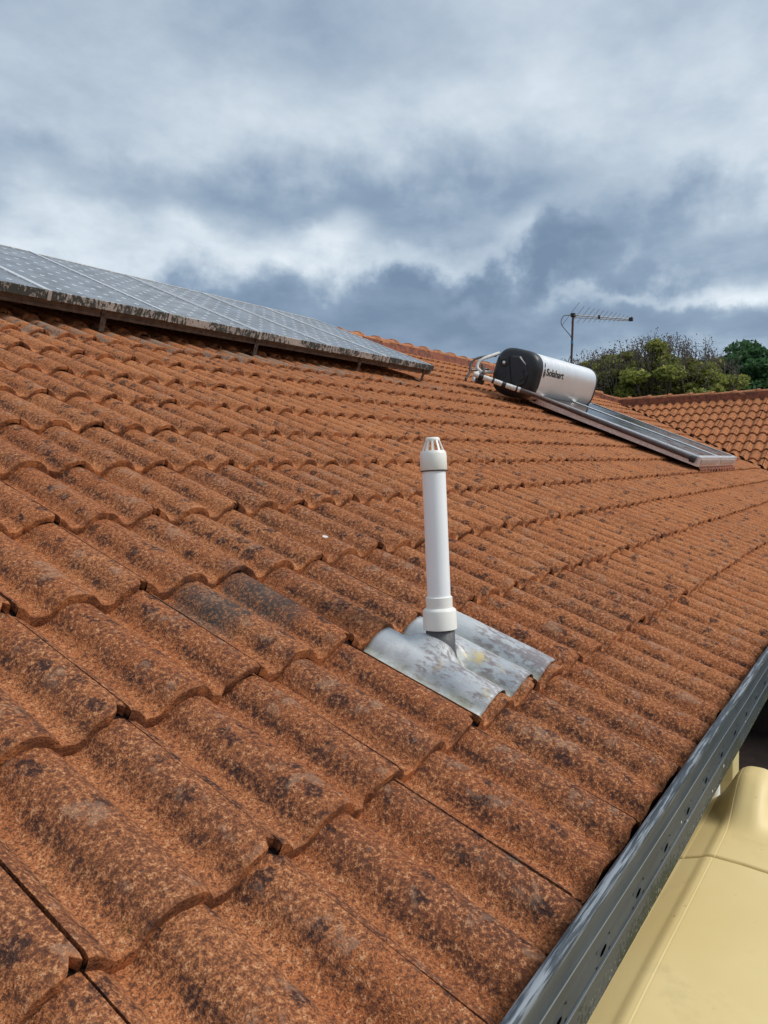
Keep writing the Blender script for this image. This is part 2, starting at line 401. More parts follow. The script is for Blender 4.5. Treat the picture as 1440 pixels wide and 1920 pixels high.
def gutter_material():
    M = Mat('charcoal_painted_gutter', .5, 0.0); M.b.inputs['Specular IOR Level'].default_value = .3
    x, y, z = M.sep(M.pos())
    # stretch noise along x for drawn scratches
    mp = M.n('ShaderNodeMapping'); M.L.new(M.pos(), mp.inputs[0]); mp.inputs['Scale'].default_value = (.04, 1, 1)
    st = M.noise(260, 4, .65, mp.outputs[0]); st2 = M.noise(90, 5, .6, mp.outputs[0])
    a = M.mix(M.map(M.noise(6, 4), .3, .7), (.032, .042, .054, 1), (.048, .060, .074, 1))
    a = M.mix(M.map(st2, .5, .75, 0, .18), a, (.16, .18, .20, 1))
    # worn bright top bead
    lip = M.map(z, .036, .054)
    lipn = M.math('MULTIPLY', lip, M.map(M.math('ADD', M.math('MULTIPLY', st, .70), M.math('MULTIPLY', M.noise(5, 4, .65), .30)), .47, .58))
    a = M.mix(M.math('MULTIPLY', lipn, .5), a, (.42, .46, .50, 1))
    rib = M.math('ADD', M.map(M.math('ABSOLUTE', M.math('SUBTRACT', z, .0135)), .0022, .0008), M.map(M.math('ABSOLUTE', M.math('SUBTRACT', z, -.0405)), .0022, .0008))
    a = M.mix(M.math('MULTIPLY', rib, M.map(M.noise(11, 5, .6, mp.outputs[0]), .3, .6, .15, .6)), a, (.30, .35, .40, 1))
    # algae and dirt on the lower third
    low = M.map(z, -.034, -.092)
    mo = M.map(M.math('ADD', M.math('MULTIPLY', M.noise(7, 4), .5), M.math('MULTIPLY', M.noise(120, 5, .7), .5)), .64, .44)
    mo = M.math('MULTIPLY', M.map(M.math('SUBTRACT', low, mo), -.15, .6), .9)
    a = M.mix(mo, a, (.040, .043, .020, 1))
    sp = M.math('MULTIPLY', M.map(M.noise(170, 4, .6), .60, .66), M.map(z, -.050, -.090))
    a = M.mix(M.math('MULTIPLY', sp, .8), a, (.36, .35, .27, 1))
    v = M.n('ShaderNodeTexVoronoi'); v.inputs['Scale'].default_value = 24; M.L.new(M.pos(), v.inputs['Vector'])
    dr = M.math('MULTIPLY', M.map(M.math('ADD', v.outputs['Distance'], M.math('MULTIPLY', M.noise(150, 3), .12)), .17, .13), M.math('MULTIPLY', M.map(M.sep(v.outputs['Color'])[0], .80, .82), M.map(z, .0, -.02)))
    a = M.mix(dr, a, (.72, .72, .68, 1))
    M.color(a); M.rough(M.math('ADD', M.map(mo, 0, .6, .55, .85), 0.0)); M.bump(M.math('ADD', st, M.noise(300, 3)), .12, .002)
    return M.m
MT['gutter'] = gutter_material()

def poly_tank_material():
    M = Mat('beige_polyethylene', .48)
    a = M.mix(M.map(M.noise(2.3, 4), .3, .7), (.765, .595, .275, 1), (.83, .675, .345, 1))
    a = M.mix(M.map(M.noise(9, 5, .6), .55, .75, 0, .35), a, (.52, .415, .20, 1))
    v = M.n('ShaderNodeTexVoronoi'); v.inputs['Scale'].default_value = 13
    mp = M.n('ShaderNodeMapping'); M.L.new(M.pos(), mp.inputs[0]); mp.inputs['Scale'].default_value = (1, 1.7, 1); mp.inputs['Rotation'].default_value = (0, 0, .5)
    M.L.new(mp.outputs[0], v.inputs['Vector'])
    dr = M.math('MULTIPLY', M.map(v.outputs['Distance'], .06, .04), M.map(M.sep(v.outputs['Color'])[1], .72, .75))
    a = M.mix(M.math('MULTIPLY', dr, .85), a, (.10, .075, .03, 1))
    sc = M.math('MULTIPLY', M.map(M.noise(30, 6, .7), .67, .72), .5)
    a = M.mix(sc, a, (.30, .23, .09, 1))
    M.color(a); M.bump(M.noise(420, 3), .10, .001); M.b.inputs['Specular IOR Level'].default_value = .35
    return M.m
MT['poly'] = poly_tank_material()

def cells_material():
    M = Mat('solar_cells_under_glass', .16)
    x, y, z = M.sep(M.obj())
    pitch = .1285
    fx = M.math('SUBTRACT', M.math('FRACT', M.math('ADD', M.math('DIVIDE', x, pitch), 0.0)), .5)
    fy = M.math('SUBTRACT', M.math('FRACT', M.math('ADD', M.math('DIVIDE', y, pitch), 0.0)), .5)
    ax = M.math('ABSOLUTE', fx); ay = M.math('ABSOLUTE', fy)
    dia = M.map(M.math('ADD', ax, ay), .850, .862)
    gap = M.math('MAXIMUM', M.map(ax, .492, .495), M.map(ay, .492, .495))
    white = M.math('MAXIMUM', dia, M.math('MULTIPLY', gap, .03))
    bus = M.map(M.math('ABSOLUTE', M.math('SUBTRACT', ax, .25)), .010, .006)
    c = M.mix(M.math('MULTIPLY', bus, .25), (.020, .024, .034, 1), (.30, .32, .35, 1))
    c = M.mix(M.math('MULTIPLY', white, .85), c, (.80, .82, .84, 1))
    edge = M.math('MAXIMUM', M.map(M.math('ABSOLUTE', M.math('SUBTRACT', x, .3855)), .3855, .3865), M.map(M.math('ABSOLUTE', M.math('SUBTRACT', y, .771)), .771, .772))
    c = M.mix(edge, c, (.78, .80, .82, 1))
    dust = M.map(M.noise(5, 6, .65), .35, .7, .22, .42)
    c = M.mix(M.math('MULTIPLY', dust, M.map(white, 0, 1, 1, .3)), c, (.38, .39, .40, 1))
    M.color(c); M.rough(M.map(M.noise(7, 5), .3, .7, .16, .30)); M.b.inputs['IOR'].default_value = 1.5
    return M.m
MT['cells'] = cells_material()
def panel_frame_material():
    M = Mat('lichen_stained_panel_frame', .45, .35)
    mp = M.n('ShaderNodeMapping'); M.L.new(M.pos(), mp.inputs[0]); mp.inputs['Scale'].default_value = (1, 1, .22)
    s = M.noise(62, 5, .7, mp.outputs[0]); b = M.noise(3.2, 3, .6)
    a = M.mix(M.map(s, .3, .7), (.42, .41, .39, 1), (.74, .73, .70, 1))
    g = M.map(M.math('ADD', M.math('MULTIPLY', s, .6), M.math('MULTIPLY', b, .4)), .468, .498)
    ly = M.sep(M.obj())[1]
    a = M.mix(M.math('MULTIPLY', g, M.map(ly, .05, .01, .15, .95)), a, (.018, .018, .013, 1))
    a = M.mix(M.math('MULTIPLY', M.map(M.noise(16, 5), .60, .70), .5), a, (.13, .13, .05, 1))
    M.color(a); M.put(M.b.inputs['Metallic'], M.map(g, 0, 1, .45, .0)); M.rough(M.map(g, 0, 1, .4, .85)); return M.m
MT['panel_frame'] = panel_frame_material()
MT['frame_top'] = plain('pale_anodised_frame', (.66, .67, .68), .35, .2, .06, 30)
MT['clip'] = plain('pale_panel_clip', (.60, .60, .60), .4, .6, .1, 40)

def brushed_tank():
    M = Mat('silver_tank_jacket', .4, .70)
    mp = M.n('ShaderNodeMapping'); M.L.new(M.pos(), mp.inputs[0]); mp.inputs['Scale'].default_value = (1, .08, .08)
    s = M.noise(60, 3, .5, mp.outputs[0])
    M.color(M.mix(M.map(s, .3, .7), (.86, .86, .855, 1), (.91, .91, .905, 1)))
    M.rough(M.map(s, .3, .7, .36, .46)); M.bump(M.noise(2.5, 2), .10, .01); return M.m
MT['jacket'] = brushed_tank()
def absorber():
    M = Mat('collector_glass_over_absorber', .10)
    x, y, z = M.sep(M.obj())
    d = M.math('MULTIPLY', M.map(M.noise(6, 6, .65), .35, .65), M.map(y, 1.3, .0, .10, .75))
    M.color(M.mix(d, (.014, .012, .012, 1), (.13, .095, .075, 1)))
    M.rough(M.math('ADD', M.math('MULTIPLY', d, .30), .09)); M.b.inputs['IOR'].default_value = 1.5; return M.m
MT['absorber'] = absorber()
MT['coll_case'] = plain('collector_casing', (.78, .77, .77), .34, .55, .08, 25)

def leaf_mat(name, cols, rough=.6):
    M = Mat(name, rough); M.b.inputs['Specular IOR Level'].default_value = .25
    r = M.attr('leaf_value'); n = M.noise(1.1, 4)
    t = M.math('ADD', M.math('MULTIPLY', r, .55), M.math('MULTIPLY', n, .5))
    c = M.mix(M.map(t, .18, .5), cols[0], cols[1]); c = M.mix(M.map(t, .55, .88), c, cols[2])
    M.color(c)
    M.b.inputs['Transmission Weight'].default_value = 0.0
    tr = M.n('ShaderNodeBsdfTranslucent'); M.put(tr.inputs['Color'], c)
    ms = M.n('ShaderNodeMixShader'); ms.inputs[0].default_value = .42
    M.L.new(M.b.outputs[0], ms.inputs[1]); M.L.new(tr.outputs[0], ms.inputs[2])
    M.L.new(ms.outputs[0], M.N['Material Output'].inputs['Surface']); return M.m
MT['leaf_a'] = leaf_mat('olive_yellow_leaves', ((.14, .16, .05, 1), (.30, .32, .085, 1), (.52, .51, .11, 1)))
MT['leaf_b'] = leaf_mat('dark_green_leaves', ((.034, .082, .036, 1), (.062, .14, .052, 1), (.11, .20, .070, 1)))
MT['pods'] = leaf_mat('dry_seed_pods', ((.075, .062, .062, 1), (.13, .105, .098, 1), (.19, .155, .135, 1)))
MT['bark'] = plain('grey_brown_bark', (.12, .095, .075), .9, 0, .3, 14, .5)
def ground_mat():
    M = Mat('dry_lawn', .95)
    a = M.mix(M.map(M.noise(.6, 6), .35, .65), (.075, .095, .030, 1), (.15, .135, .06, 1))
    M.color(M.mix(M.map(M.noise(25, 5, .7), .4, .65, 0, .6), a, (.05, .06, .022, 1))); M.bump(M.noise(40, 5), .8, .03); return M.m
MT['ground'] = ground_mat()

# ------------------------------------------------------------------ ground
GZ = -2.75
bm = bmesh.new()
vs = [bm.verts.new(p) for p in ((-600, -600, GZ), (900, -600, GZ), (900, 900, GZ), (-600, 900, GZ))]
bm.faces.new(vs)
tag(bm_obj('ground', bm, MT['ground']), 'lawn around the house', 'ground', kind='structure')

# ------------------------------------------------------------------ house: carcass
house = empty('house', (0, 0, GZ))
tag(house, 'house with weathered orange terracotta tiled roof and charcoal gutter', 'house')
XL = -2.4                                   # left end of the tiled roof that is built
HX = WX - (RIDGE_Y - WY)                    # main ridge ends here, then a hip runs down to the wing ridge
D = -0.085                                  # underlay lies below the tiles
def slab(name, polys, mat):
    b = bmesh.new()
    for poly in polys: b.faces.new([b.verts.new(p) for p in poly])
    return bm_obj(name, b, mat, house)
BACK = 2 * RIDGE_Y
dz = Vector((0, 0, D))
R0 = Vector((XL, RIDGE_Y, RIDGE_Z)); R1 = Vector((HX, RIDGE_Y, RIDGE_Z)); WR = Vector((WX, WY, WZ))
WEND = -3.2
roof = slab('roof', [[Vector((XL, 0.02, 0)) + dz, Vector((VX, 0.02, 0)) + dz, WR + dz, R1 + dz, R0 + dz],
                     [R0 + dz, R1 + dz, Vector((HX + RIDGE_Y, BACK, 0)) + dz, Vector((XL, BACK, 0)) + dz],
                     [R1 + dz, WR + dz, Vector((HX + RIDGE_Y, 0, 0)) + dz + Vector((0, 0, 0)), Vector((HX + RIDGE_Y, BACK, 0)) + dz]], MT['sarking'])
wing = slab('wing_roof', [[Vector((VX, 0, 0)) + dz, Vector((VX, WEND, 0)) + dz, Vector((WX, WEND, WZ)) + dz, WR + dz],
                          [WR + dz, Vector((WX, WEND, WZ)) + dz, Vector((2 * WX - VX, WEND, 0)) + dz, Vector((2 * WX - VX, 0, 0)) + dz]], MT['sarking'])
# walls with a doorway, soffit and fascia
WALL_Y = 0.52
bm = bmesh.new()
def wallbox(x0, x1, z0, z1): box(bm, ((x0 + x1) / 2, WALL_Y + .06, (z0 + z1) / 2), (x1 - x0, .12, z1 - z0))
TOPW = -.14
wallbox(XL + .4, 1.95, GZ, TOPW); wallbox(9.7, VX + .5, GZ, TOPW); wallbox(1.95, 9.7, -.30, TOPW)
box(bm, (XL + .46, (WALL_Y + BACK) / 2, (GZ + TOPW) / 2), (.12, BACK - WALL_Y - .8, TOPW - GZ))
box(bm, (HX + RIDGE_Y - .6, (WALL_Y + BACK) / 2, (GZ + TOPW) / 2), (.12, BACK - WALL_Y - .8, TOPW - GZ))
box(bm, (VX + .56, WEND / 2 + .2, (GZ + TOPW) / 2), (.12, -WEND + .35, TOPW - GZ))
box(bm, ((XL + HX + RIDGE_Y) / 2, BACK - .5, (GZ + TOPW) / 2), (HX + RIDGE_Y - XL - .9, .12, TOPW - GZ))
bm_obj('wall', bm, MT['wall'], house)
bm = bmesh.new()                             # porch recess behind the opening: planks near-black, its shade put into their colour
k = 0; x = 1.90
while x < 9.7:
    box(bm, (x + .07, WALL_Y + 1.25 + .004 * (k % 3), (GZ - .2) / 2 - .1), (.136, .03, abs(GZ) - .15)); x += .14; k += 1
for xx in (1.88, 9.77): box(bm, (xx, WALL_Y + .70, (GZ - .2) / 2 - .1), (.03, 1.14, abs(GZ) - .15))
box(bm, (5.83, WALL_Y + .70, -.26), (7.9, 1.14, .03)); box(bm, (5.83, WALL_Y + .70, GZ + .03), (7.9, 1.14, .05))
bm_obj('porch_lining', bm, MT['dark_timber'], house)
bm = bmesh.new()
box(bm, ((XL + VX) / 2, (.10 + WALL_Y) / 2, TOPW - .012), (VX - XL - .02, WALL_Y - .12, .012))
bm_obj('soffit', bm, MT['soffit'], house)
bm = bmesh.new(); box(bm, ((XL + VX) / 2, .085, -.16), (VX - XL, .022, .17)); bm_obj('fascia', bm, MT['soffit'], house)
bm = bmesh.new(); box(bm, (VX + .085, WEND / 2 - .05, -.16), (.022, -WEND - .1, .17)); bm_obj('fascia', bm, MT['soffit'], house)

# ------------------------------------------------------------------ tiles
TW, GAUGE, STEP, AMP = 0.300, 0.347, 0.0245, 0.037
def prof(t):
    """height of the tile surface below the crest; t = 0..1 across one tile, joint at 0 / 1"""
    ph = ((t - .45) * 2) % 1.0
    d = min(ph, 1 - ph)
    r = d / .375
    if r < 1: h = .06 + .94 * (1 - r ** 2.3) ** .78
    else: h = .06 * (.5 + .5 * math.cos(math.pi * (r - 1) / .333))
    return AMP * (h - 1), h
def make_tile(seed, nseg, ys):
    rnd = random.Random(seed); off = Vector((rnd.uniform(0, 50), rnd.uniform(0, 50), seed * 3.1))
    gap0 = rnd.choice((.017, .022, .028, .036))
    ts = [gap0 + (1 - gap0) * i / nseg for i in range(nseg + 1)]
    V, Fc, A, B = [], [], [], []
    def jag(t, amp): return amp * (noise.noise(Vector((t * 9, 0, 0)) + off) + .6 * noise.noise(Vector((t * 31, 3, 0)) + off))
    def top(t, y, drop=0.0):
        h, r = prof(t)
        low = .0006 * (1 - sstep(0, .13, t))
        b = .0012 * noise.noise(Vector((t * 5, y * 14, 0)) + off) + .0007 * noise.noise(Vector((t * 21, y * 60, 7)) + off)
        return h - low - STEP * y / GAUGE + b - drop, r
    rows = []
    def add_row(fn, na):
        r = []
        for t in ts:
            x, y, z, rr = fn(t); r.append(len(V)); V.append((x, y, z)); A.append(rr); B.append(na)
        rows.append(r)
    g0, g1 = rnd.uniform(.83, .90), rnd.uniform(.955, .99)
    def gapz(t): return (.0065 + .004 * noise.noise(Vector((t * 55, 1, 0)) + off)) * sstep(g0, g0 + .03, t) * (1 - .6 * sstep(g1, 1.0, t))
    chipped = rnd.random() < .6; chip_t = rnd.choice((.02, .25, .68, .76, .97))
    def yj(t):
        c = .008 * sstep(.93, .99, t) * rnd.random() if t > .93 else 0
        if chipped: c += .014 * max(0, 1 - abs(t - chip_t) / .045)
        return jag(t, .0040) + c
    yjs = [yj(t) for t in ts]; idx = {t: i for i, t in enumerate(ts)}
    # underside, nose bottom, nose top edge, then the face upslope
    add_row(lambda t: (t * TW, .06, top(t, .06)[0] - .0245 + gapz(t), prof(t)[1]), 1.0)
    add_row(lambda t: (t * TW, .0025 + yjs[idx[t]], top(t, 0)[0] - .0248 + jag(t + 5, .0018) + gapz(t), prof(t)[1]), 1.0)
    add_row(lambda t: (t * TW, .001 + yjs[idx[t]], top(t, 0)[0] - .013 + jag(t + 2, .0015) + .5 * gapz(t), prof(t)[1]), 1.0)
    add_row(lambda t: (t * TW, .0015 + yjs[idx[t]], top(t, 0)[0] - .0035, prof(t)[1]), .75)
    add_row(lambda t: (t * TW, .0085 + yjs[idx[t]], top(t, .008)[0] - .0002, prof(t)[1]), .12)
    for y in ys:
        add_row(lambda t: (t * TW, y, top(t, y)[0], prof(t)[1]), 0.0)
    for a, b in zip(rows, rows[1:]):
        for k in range(nseg): Fc.append((a[k], a[k + 1], b[k + 1], b[k]))
    # right hand edge of the overlapping roll, and the lower strip that runs under the neighbour
    e0 = [r[-1] for r in rows[3:]]
    e1 = []
    for i in e0:
        x, y, z = V[i]; e1.append(len(V)); V.append((x - .002, y, z - .014)); A.append(A[i]); B.append(1.0)
    for a, b, c, d in zip(e0, e0[1:], e1[1:], e1): Fc.append((a, d, c, b))
    f0 = [r[0] for r in rows[3:]]
    f1, f2 = [], []
    for i in f0:
        x, y, z = V[i]
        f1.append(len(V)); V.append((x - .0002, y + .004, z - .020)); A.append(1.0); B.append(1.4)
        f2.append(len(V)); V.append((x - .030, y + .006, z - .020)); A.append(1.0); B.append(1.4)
    for a, b, c, d in zip(f0, f0[1:], f1[1:], f1): Fc.append((a, b, c, d))
    for a, b, c, d in zip(f1, f1[1:], f2[1:], f2): Fc.append((a, b, c, d))
    return np.array(V), Fc, np.array(A), np.array(B)
NEAR = [make_tile(i + 1, 30, (.028, .09, .16, .23, .30, .36, .425)) for i in range(10)]
FAR = [make_tile(i + 51, 16, (.10, .22, .36)) for i in range(8)]
def tile_mesh(arr, name, val=None):
    V, Fc, A, B = arr
    me = bpy.data.meshes.new(name); me.from_pydata([tuple(v) for v in V], [], Fc)
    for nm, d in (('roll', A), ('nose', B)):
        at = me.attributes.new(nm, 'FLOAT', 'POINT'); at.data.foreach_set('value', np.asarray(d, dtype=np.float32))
    if val is not None:
        at = me.attributes.new('tile_value', 'FLOAT', 'POINT'); at.data.foreach_set('value', np.asarray(val, dtype=np.float32))
    me.materials.append(MT['tile'])
    me.polygons.foreach_set('use_smooth', [True] * len(me.polygons)); me.set_sharp_from_angle(angle=math.radians(50))
    me.update(); return me
NEAR_ME = [tile_mesh(a, 'roof_tile') for a in NEAR]
def project(p):
    d = Vector(p) - CAM
    c = [sum(RW[i][k] * d[k] for k in range(3)) for i in range(3)]
    if c[2] < .05: return None
    return c[0] / c[2] * F + 720, c[1] / c[2] * F + 960, c[2]
rt = random.Random(3)
tiles = []          # (area, roof, matrix, cuts)
def jitter():
    return Matrix.Translation((rt.uniform(-.001, .001), rt.uniform(-.005, .005), rt.uniform(-.001, .0015))) @ Matrix.Rotation(math.radians(rt.uniform(-.5, .5)), 4, 'Z') @ Matrix.Rotation(math.radians(rt.uniform(-.25, .25)), 4, 'Y')
def consider(roof_o, base, j, k, cuts):
    M_ = base @ Matrix.Translation((j * TW, k * GAUGE, 0)) @ jitter()
    corners = [M_ @ Vector(c) for c in ((0, 0, -.01), (TW, 0, -.01), (TW, GAUGE, -.03), (0, GAUGE, -.03))]
    state = 0
    for (n, c0) in cuts:
        s = [n.dot(c) - c0 for c in [M_ @ Vector(q) for q in ((-.03, 0, 0), (TW, 0, 0), (TW, .43, 0), (-.03, .43, 0))]]
        if max(s) <= 0: return
        if min(s) < 0: state = 1
    pp = [project(c) for c in corners]
    area = 0
    if all(pp):
        inside = [q for q in pp if -40 < q[0] < 1480 and -40 < q[1] < 1960]
        if inside:
            area = abs(sum(pp[i][0] * pp[(i + 1) % 4][1] - pp[(i + 1) % 4][0] * pp[i][1] for i in range(4))) / 2 * len(inside) / 4
    tiles.append((area, roof_o, M_, cuts if state else None))
q2 = math.sqrt(.5)
nval = Vector((-q2, q2, 0))                 # main roof keeps y > x - VX (+ gap)
cut_main = [(nval, nval.dot(Vector((VX, 0, 0))) + .045), (Vector((-q2, -q2, 0)), -q2 * (HX + RIDGE_Y) ), (Vector((0, -1, 0)), -RIDGE_Y + .01)]
cut_wing = [(-nval, (-nval).dot(Vector((VX, 0, 0))) + .035), (Vector((-1, 0, 0)), -WX + .01)]
ncol = int((14.8 - XL) / TW) + 1
for k in range(0, 18):
    for j in range(int(XL / TW), ncol): consider(roof, MAIN, j, k, cut_main)
woff = -.10
wbase = WING @ Matrix.Translation((woff, 0, 0))
for k in range(0, 14):
    for j in range(-15, int(-WEND / TW) + 1):
        consider(wing, wbase, j, k, cut_wing)
# tiles hidden under the solar panels and the collectors still exist; only count what shows
tiles.sort(key=lambda t: -t[0])
def cut_arrays(arr, M_, cuts):
    V, Fc, A, B = arr
    b = bmesh.new(); la = b.verts.layers.float.new('roll'); lb = b.verts.layers.float.new('nose')
    vs = []
    for v, a_, b_ in zip(V, A, B):
        q = b.verts.new(M_ @ Vector(v)); q[la] = a_; q[lb] = b_; vs.append(q)
    for f in Fc: b.faces.new([vs[i] for i in f])
    for n, c0 in cuts:
        bmesh.ops.bisect_plane(b, geom=b.verts[:] + b.edges[:] + b.faces[:], plane_co=n * c0, plane_no=n, clear_inner=True)
    b.verts.ensure_lookup_table(); b.verts.index_update()
    V2 = np.array([v.co[:] for v in b.verts]).reshape(-1, 3); A2 = np.array([v[la] for v in b.verts]); B2 = np.array([v[lb] for v in b.verts])
    F2 = [tuple(v.index for v in f.verts) for f in b.faces]
    b.free(); return V2, F2, A2, B2
NIND = 296
stuff = {roof: [], wing: []}
for i, (area, ro, M_, cuts) in enumerate(tiles):
    if i < NIND and area > 0:
        if cuts:
            Vc, Fcut, Ac, Bc = cut_arrays(NEAR[i % 10], M_, cuts)
            if len(Vc) == 0: continue
            inv = np.array(M_.inverted()); Vl = Vc @ inv[:3, :3].T + inv[:3, 3]
            me = tile_mesh((Vl, Fcut, Ac, Bc), 'roof_tile')
        else: me = NEAR_ME[rt.randrange(10)]
        link('roof_tile', me, None, ro, M_)
    else: stuff[ro].append((M_, cuts))
for ro, lst in stuff.items():
    VV, FF, AA, BB, TT = [], [], [], [], []; n0 = 0
    for i, (M_, cuts) in enumerate(lst):
        arr = FAR[rt.randrange(8)]
        if cuts: V, Fc, A, B = cut_arrays(arr, M_, cuts)
        else:
            V, Fc, A, B = arr; mm = np.array(M_); V = V @ mm[:3, :3].T + mm[:3, 3]
        if len(V) == 0: continue
        VV.append(V); FF.extend([tuple(q + n0 for q in f) for f in Fc]); AA.append(A); BB.append(B); TT.append(np.full(len(V), rt.random())); n0 += len(V)
    me = tile_mesh((np.concatenate(VV), FF, np.concatenate(AA), np.concatenate(BB)), 'distant_roof_tiles', np.concatenate(TT))
    o = link('distant_roof_tiles', me, None, house); o['kind'] = 'stuff'

# ridge and hip capping
def cap_mesh(seed, L=.40):
    rnd = random.Random(seed); b = bmesh.new(); off = Vector((seed * 4.1, 0, 0))
    n = 10; rows = []
    for s, (y, lift, sc) in enumerate(((0, 0, 1.0), (.012, .004, 1.03), (.05, .004, 1.03), (.06, -.006, .97), (L * .6, -.012, .95), (L + .03, -.018, .92))):
        r = []
        for i in range(n + 1):
            a = math.pi * (i / n)
            xx = -.128 * math.cos(a) * sc; zz = (.075 * math.sin(a) ** .8) * sc + lift
            nz = .002 * noise.noise(Vector((i * .7, y * 12, 0)) + off)
            r.append(b.verts.new((xx, y, zz + nz)))
        rows.append(r)
    low = [b.verts.new(v.co + Vector((0, .004, -.016 if 0 < i < n else -.004))) for i, v in enumerate(rows[0])]
    for i in range(n): b.faces.new((low[i], low[i + 1], rows[0][i + 1], rows[0][i]))
    for a_, c_ in zip(rows, rows[1:]):
        for i in range(n): b.faces.new((a_[i], a_[i + 1], c_[i + 1], c_[i]))
    bmesh.ops.recalc_face_normals(b, faces=b.faces)
    me = bpy.data.meshes.new('ridge_tile'); b.to_mesh(me); b.free(); me.materials.append(MT['ridge'])
    for p in me.polygons: p.use_smooth = True
    me.set_sharp_from_angle(angle=math.radians(50)); return me
CAPS = [cap_mesh(i) for i in range(4)]
def ridge_line(p0, p1, parent, lift=.0, flip=False):
    p0, p1 = Vector(p0), Vector(p1)
    if flip: p0, p1 = p1, p0
    d = (p1 - p0).normalized(); n = int((p1 - p0).length / .38)
    xdir = d.cross(Vector((0, 0, 1))).normalized(); zdir = xdir.cross(d)
    for i in range(n + 1):
        p = p0 + d * (i * .38) + Vector((0, 0, lift))
        M_ = Matrix(((xdir.x, d.x, zdir.x, p.x), (xdir.y, d.y, zdir.y, p.y), (xdir.z, d.z, zdir.z, p.z), (0, 0, 0, 1)))
        M_ = M_ @ Matrix.Rotation(math.radians(rt.uniform(-1.2, 1.2)), 4, 'Z') @ Matrix.Rotation(math.radians(rt.uniform(-1, 1)), 4, 'X') @ Matrix.Translation((0, 0, rt.uniform(-.006, .006)))
        link('ridge_tile', CAPS[rt.randrange(4)], None, parent, M_)
    b = bmesh.new()                           # pointing bed along both sides
    for s in (-1, 1):
        rows = []
        m_ = max(2, int((p1 - p0).length / .06))
        for i in range(m_ + 1):
            q = p0 + (p1 - p0) * (i / m_)
            w = .004 * noise.noise(q * 9)
            rows.append([b.verts.new(q + xdir * s * (.121 + w) + zdir * (lift + .012)), b.verts.new(q + xdir * s * (.136 + w * 2) + zdir * (lift - .055 + w)), b.verts.new(q + xdir * s * (.142 + w * 2) + zdir * (lift - .125))])
        for a_, c_ in zip(rows, rows[1:]):
            for i in range(2): b.faces.new((a_[i], a_[i + 1], c_[i + 1], c_[i]))
    bm_obj('pointing', b, MT['mortar'], parent, smooth=60)
ridge_line((3.2, RIDGE_Y, RIDGE_Z), (HX, RIDGE_Y, RIDGE_Z), roof, .012, True)
ridge_line((HX, RIDGE_Y, RIDGE_Z), (WX, WY, WZ), roof, .012, True)
ridge_line((WX, WY + .05, WZ), (WX, WEND, WZ), wing, .012, True)
# valley tray
b = bmesh.new()
for s0, s1 in ((-.16, 0), (0, .16)):
    pr = []
    for t in (0.0, 1.0):
        q = Vector((VX, 0, 0)).lerp(WR, t)
        for s in (s0, s1):
            w = Vector((q2, -q2, 0)) * s
            pr.append(q + w + Vector((0, 0, -.075 + abs(s) * .35)))
    b.faces.new([b.verts.new(v) for v in (pr[0], pr[1], pr[3], pr[2])])
bm_obj('valley_tray', b, MT['steel_dark'], house)

